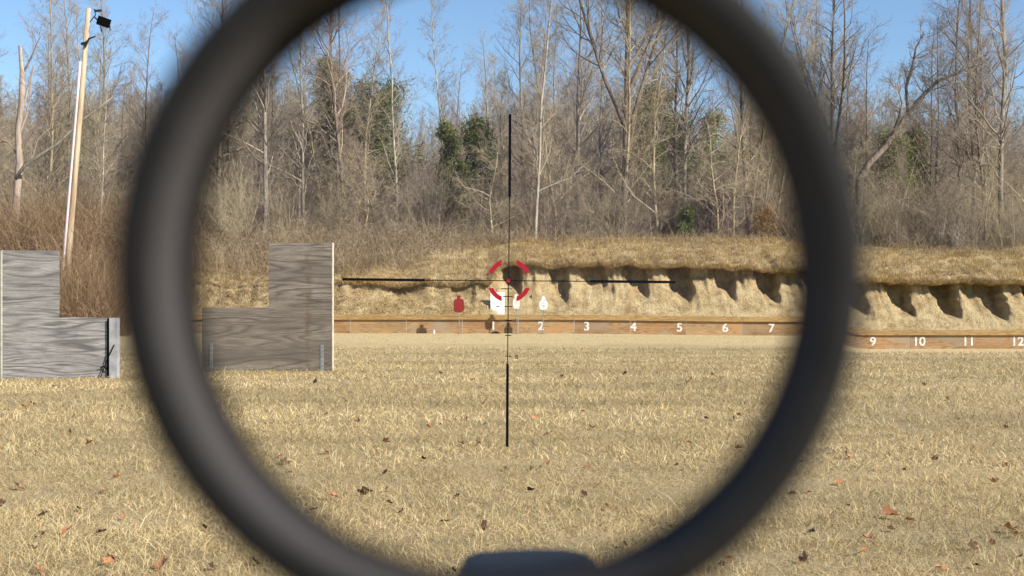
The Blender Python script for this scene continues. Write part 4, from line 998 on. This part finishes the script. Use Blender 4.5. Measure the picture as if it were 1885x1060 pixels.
# ------------------------------------------------------------------ rifle scope and the rifle part below it
scope = empty('rifle_scope', (0, 0.09, EYE)); tag(scope, 'black rifle scope ring filling the foreground with crosshair and red broken ring inside', 'rifle scope')
mm = .001; d0 = .088
cxo = (901 - CX) / F * d0; czo = (HY - 494) / F * d0
q_ = lambda px, d: px / F * d
di = .0965; Ri = q_(545, di); cxi = (916 - CX) / F * di; czi = (HY - 504) / F * di
b9 = -0.09
Ro = q_(694, .0895)
prof = [(q_(672, .098), .098), (q_(690, .092), .092), (Ro, .0895), (q_(691, .0886), .0886), (q_(683, .0881), .0881), (q_(650, .0879), .0879), (q_(622, .0880), .0880), (q_(617, .0883), .0883)]
MB().lathe_y([(a, y + b9) for a, y in prof], (cxo, czo), 160).build('eyepiece_ring', M['rubber'], scope, smooth_=True)
m = MB(); sides = 160
rings = [(q_(617, .0883), .0883, cxo, czo), (q_(606, .0896), .0896, cxo * .8 + cxi * .2, czo * .8 + czi * .2), (q_(576, .0930), .0930, (cxo + cxi) / 2, (czo + czi) / 2), (Ri, di, cxi, czi), (Ri + .0006, .0985, cxi, czi), (q_(672, .098), .098, cxo, czo)]
for r_, y, a, c in rings:
    for j in range(sides):
        t = 2 * PI * j / sides; ez = 1 + .018 * smooth(.0883, di, y) * (y <= di); m.v.append(Vector((a + r_ * math.cos(t), y + b9, c + ez * r_ * math.sin(t))))
for i in range(len(rings) - 1):
    for j in range(sides):
        j2 = (j + 1) % sides; m.f.append([i * sides + j, i * sides + j2, (i + 1) * sides + j2, (i + 1) * sides + j])
ib = m.build('inner_bevel', M['bevel'], scope, smooth_=True)
ib.data.materials.append(M['inner_shade'])
for pq in ib.data.polygons:
    if pq.index // sides >= 2: pq.material_index = 1
m = MB()
for j in range(96): m.v.append(Vector((cxi + (Ri + .0003) * math.cos(2 * PI * j / 96), .0985 + b9, czi + (Ri + .0003) * math.sin(2 * PI * j / 96))))
m.f.append(list(range(96)))
if True: m.build('lens', M['lens'], scope)
MB().box(-.009, .007, .0895 + b9, .0995 + b9, -.062, czo - Ro + .0005).build('mount', M['rubber'], scope, bevel=.001)
# reticle: the sharp image the scope forms out in front of the eye
YR = 5.0
ret = empty('reticle', (0, YR - .09, 0)); ret.parent = scope; tag(ret, 'black crosshair with fine scale marks')
def rp(px, py): return ((px - CX) / F * YR, (HY - py) / F * YR)
def bar(mb, x0, y0, x1, y1, w):
    a = Vector((*rp(x0, y0),)); b = Vector((*rp(x1, y1),)); d = (b - a).normalized(); n_ = Vector((-d.y, d.x)) * (w / 2 / F * YR)
    mb.prism([(a.x - n_.x, a.y - n_.y), (b.x - n_.x, b.y - n_.y), (b.x + n_.x, b.y + n_.y), (a.x + n_.x, a.y + n_.y)][::1], -.0008, .0008)
ch = MB()
bar(ch, 938.9, 210, 938.0, 362, 5.0); bar(ch, 934.2, 670, 933.6, 822, 5.0); bar(ch, 630, 513.8, 782, 515.6, 5.0); bar(ch, 1086, 517.6, 1243, 519.2, 5.0)
ch.build('crosshair_post', M['black'], ret)
th = MB()
bar(th, 938.0, 362, 934.2, 670, 1.7); bar(th, 782, 515.6, 1086, 517.6, 1.7)
for x0, x1, y in ((923, 943, 531.3), (926, 944, 545.5), (929, 943, 564), (930, 941.5, 589.5), (930, 941, 617.3), (930, 941, 655.5)): bar(th, x0, y, x1, y + .3, 1.7)
for x in (806, 831, 857, 1012, 1037, 1062): bar(th, x, 513.5, x, 519, 1.0)
th.build('hairline', M['black'], ret)
for s, px, py, sz in (('4', 977, 546.5, 13), ('8', 951, 657, 13)):
    me = text_mesh(s, sz / F * YR, 'scale_number', .0004); me.materials.append(M['darkmetal']); o = link('scale_number', me, ret)
    o.location = (rp(px, py)[0], 0, rp(px, py)[1]); o.rotation_euler = (R(90), 0, 0); o.scale = (.8, .8, .5)
cx_, cy_ = 937.2, 516.3
def arc(sx, sy):
    ro, ri, c0 = 40.6, 32.2, 13.6
    a0 = math.asin(c0 / ro); a1 = math.acos(c0 / ro); b0_ = math.asin(c0 / ri); b1_ = math.acos(c0 / ri)
    out = [(ro * math.cos(a0 + (a1 - a0) * i / 12), ro * math.sin(a0 + (a1 - a0) * i / 12)) for i in range(13)]
    inn = [(ri * math.cos(b1_ + (b0_ - b1_) * i / 12), ri * math.sin(b1_ + (b0_ - b1_) * i / 12)) for i in range(13)]
    pts = [rp(cx_ + sx * a, cy_ - sy * b) for a, b in out + inn]
    if sx * sy < 0: pts = pts[::-1]
    mb = MB(); n = 26
    mb.v = [Vector((x, -.002, z)) for x, z in pts] + [Vector((x, -.001, z)) for x, z in pts]
    for i in range(12): mb.f.append([i, i + 1, 24 - i, 25 - i]); mb.f.append([26 + 25 - i, 26 + 24 - i, 26 + i + 1, 26 + i])
    for i in range(n): j = (i + 1) % n; mb.f.append([i, n + i, n + j, j])
    mb.build('red_arc', M['retred'], ret)
for sx in (-1, 1):
    for sy in (-1, 1): arc(sx, sy)
m = MB().prism([(rp(935.8, 517)[0] + 3.6 / F * YR * math.cos(t * PI / 6), rp(935.8, 517)[1] + 3.6 / F * YR * math.sin(t * PI / 6)) for t in range(12)], -.002, -.001)
m.build('red_dot', M['retred'], ret)

rifle = empty('rifle', (0, .25, EYE - .1)); tag(rifle, 'dark blue black rifle part rising blurred at the bottom of the scope view', 'rifle')
def hz(py, d): return (HY - py) / F * d
def hx(px, d): return (px - CX) / F * d
ol = [(838, 1060), (858, 1024), (878, 1016), (930, 1012), (985, 1010), (1040, 1011), (1075, 1017), (1092, 1028), (1103, 1052)]
DG = .40
pts = [(hx(a, DG), hz(b, DG) + .1) for a, b in ol]
pts = [(pts[0][0] - .002, -.03)] + pts + [(pts[-1][0] + .002, -.03)]
m = MB(); n = len(pts)
for yy, sc_, dz in ((.40, 1, 0), (.37, 1, 0), (.33, .98, -.001), (.28, .9, -.006)):
    cxm = (pts[0][0] + pts[-1][0]) / 2
    m.v += [Vector((cxm + (x - cxm) * sc_, yy - .25, z + dz)) for x, z in pts]
for r0_ in range(3):
    for i in range(n):
        j = (i + 1) % n; m.f.append([r0_ * n + i, r0_ * n + j, (r0_ + 1) * n + j, (r0_ + 1) * n + i])
m.f.append(list(range(n))[::-1]); m.f.append([3 * n + i for i in range(n)])
m.build('sight_block', M['gun'], rifle, smooth_=False)
MB().tube([(hx(975, .40), -.1, -.022), (hx(975, .40), .14, -.022)], .010, 16).build('barrel', M['gun'], rifle, smooth_=True)
MB().box(-.012, .012, -.20, .02, -.005, .026).build('receiver_rail', M['gun'], rifle, bevel=.002)
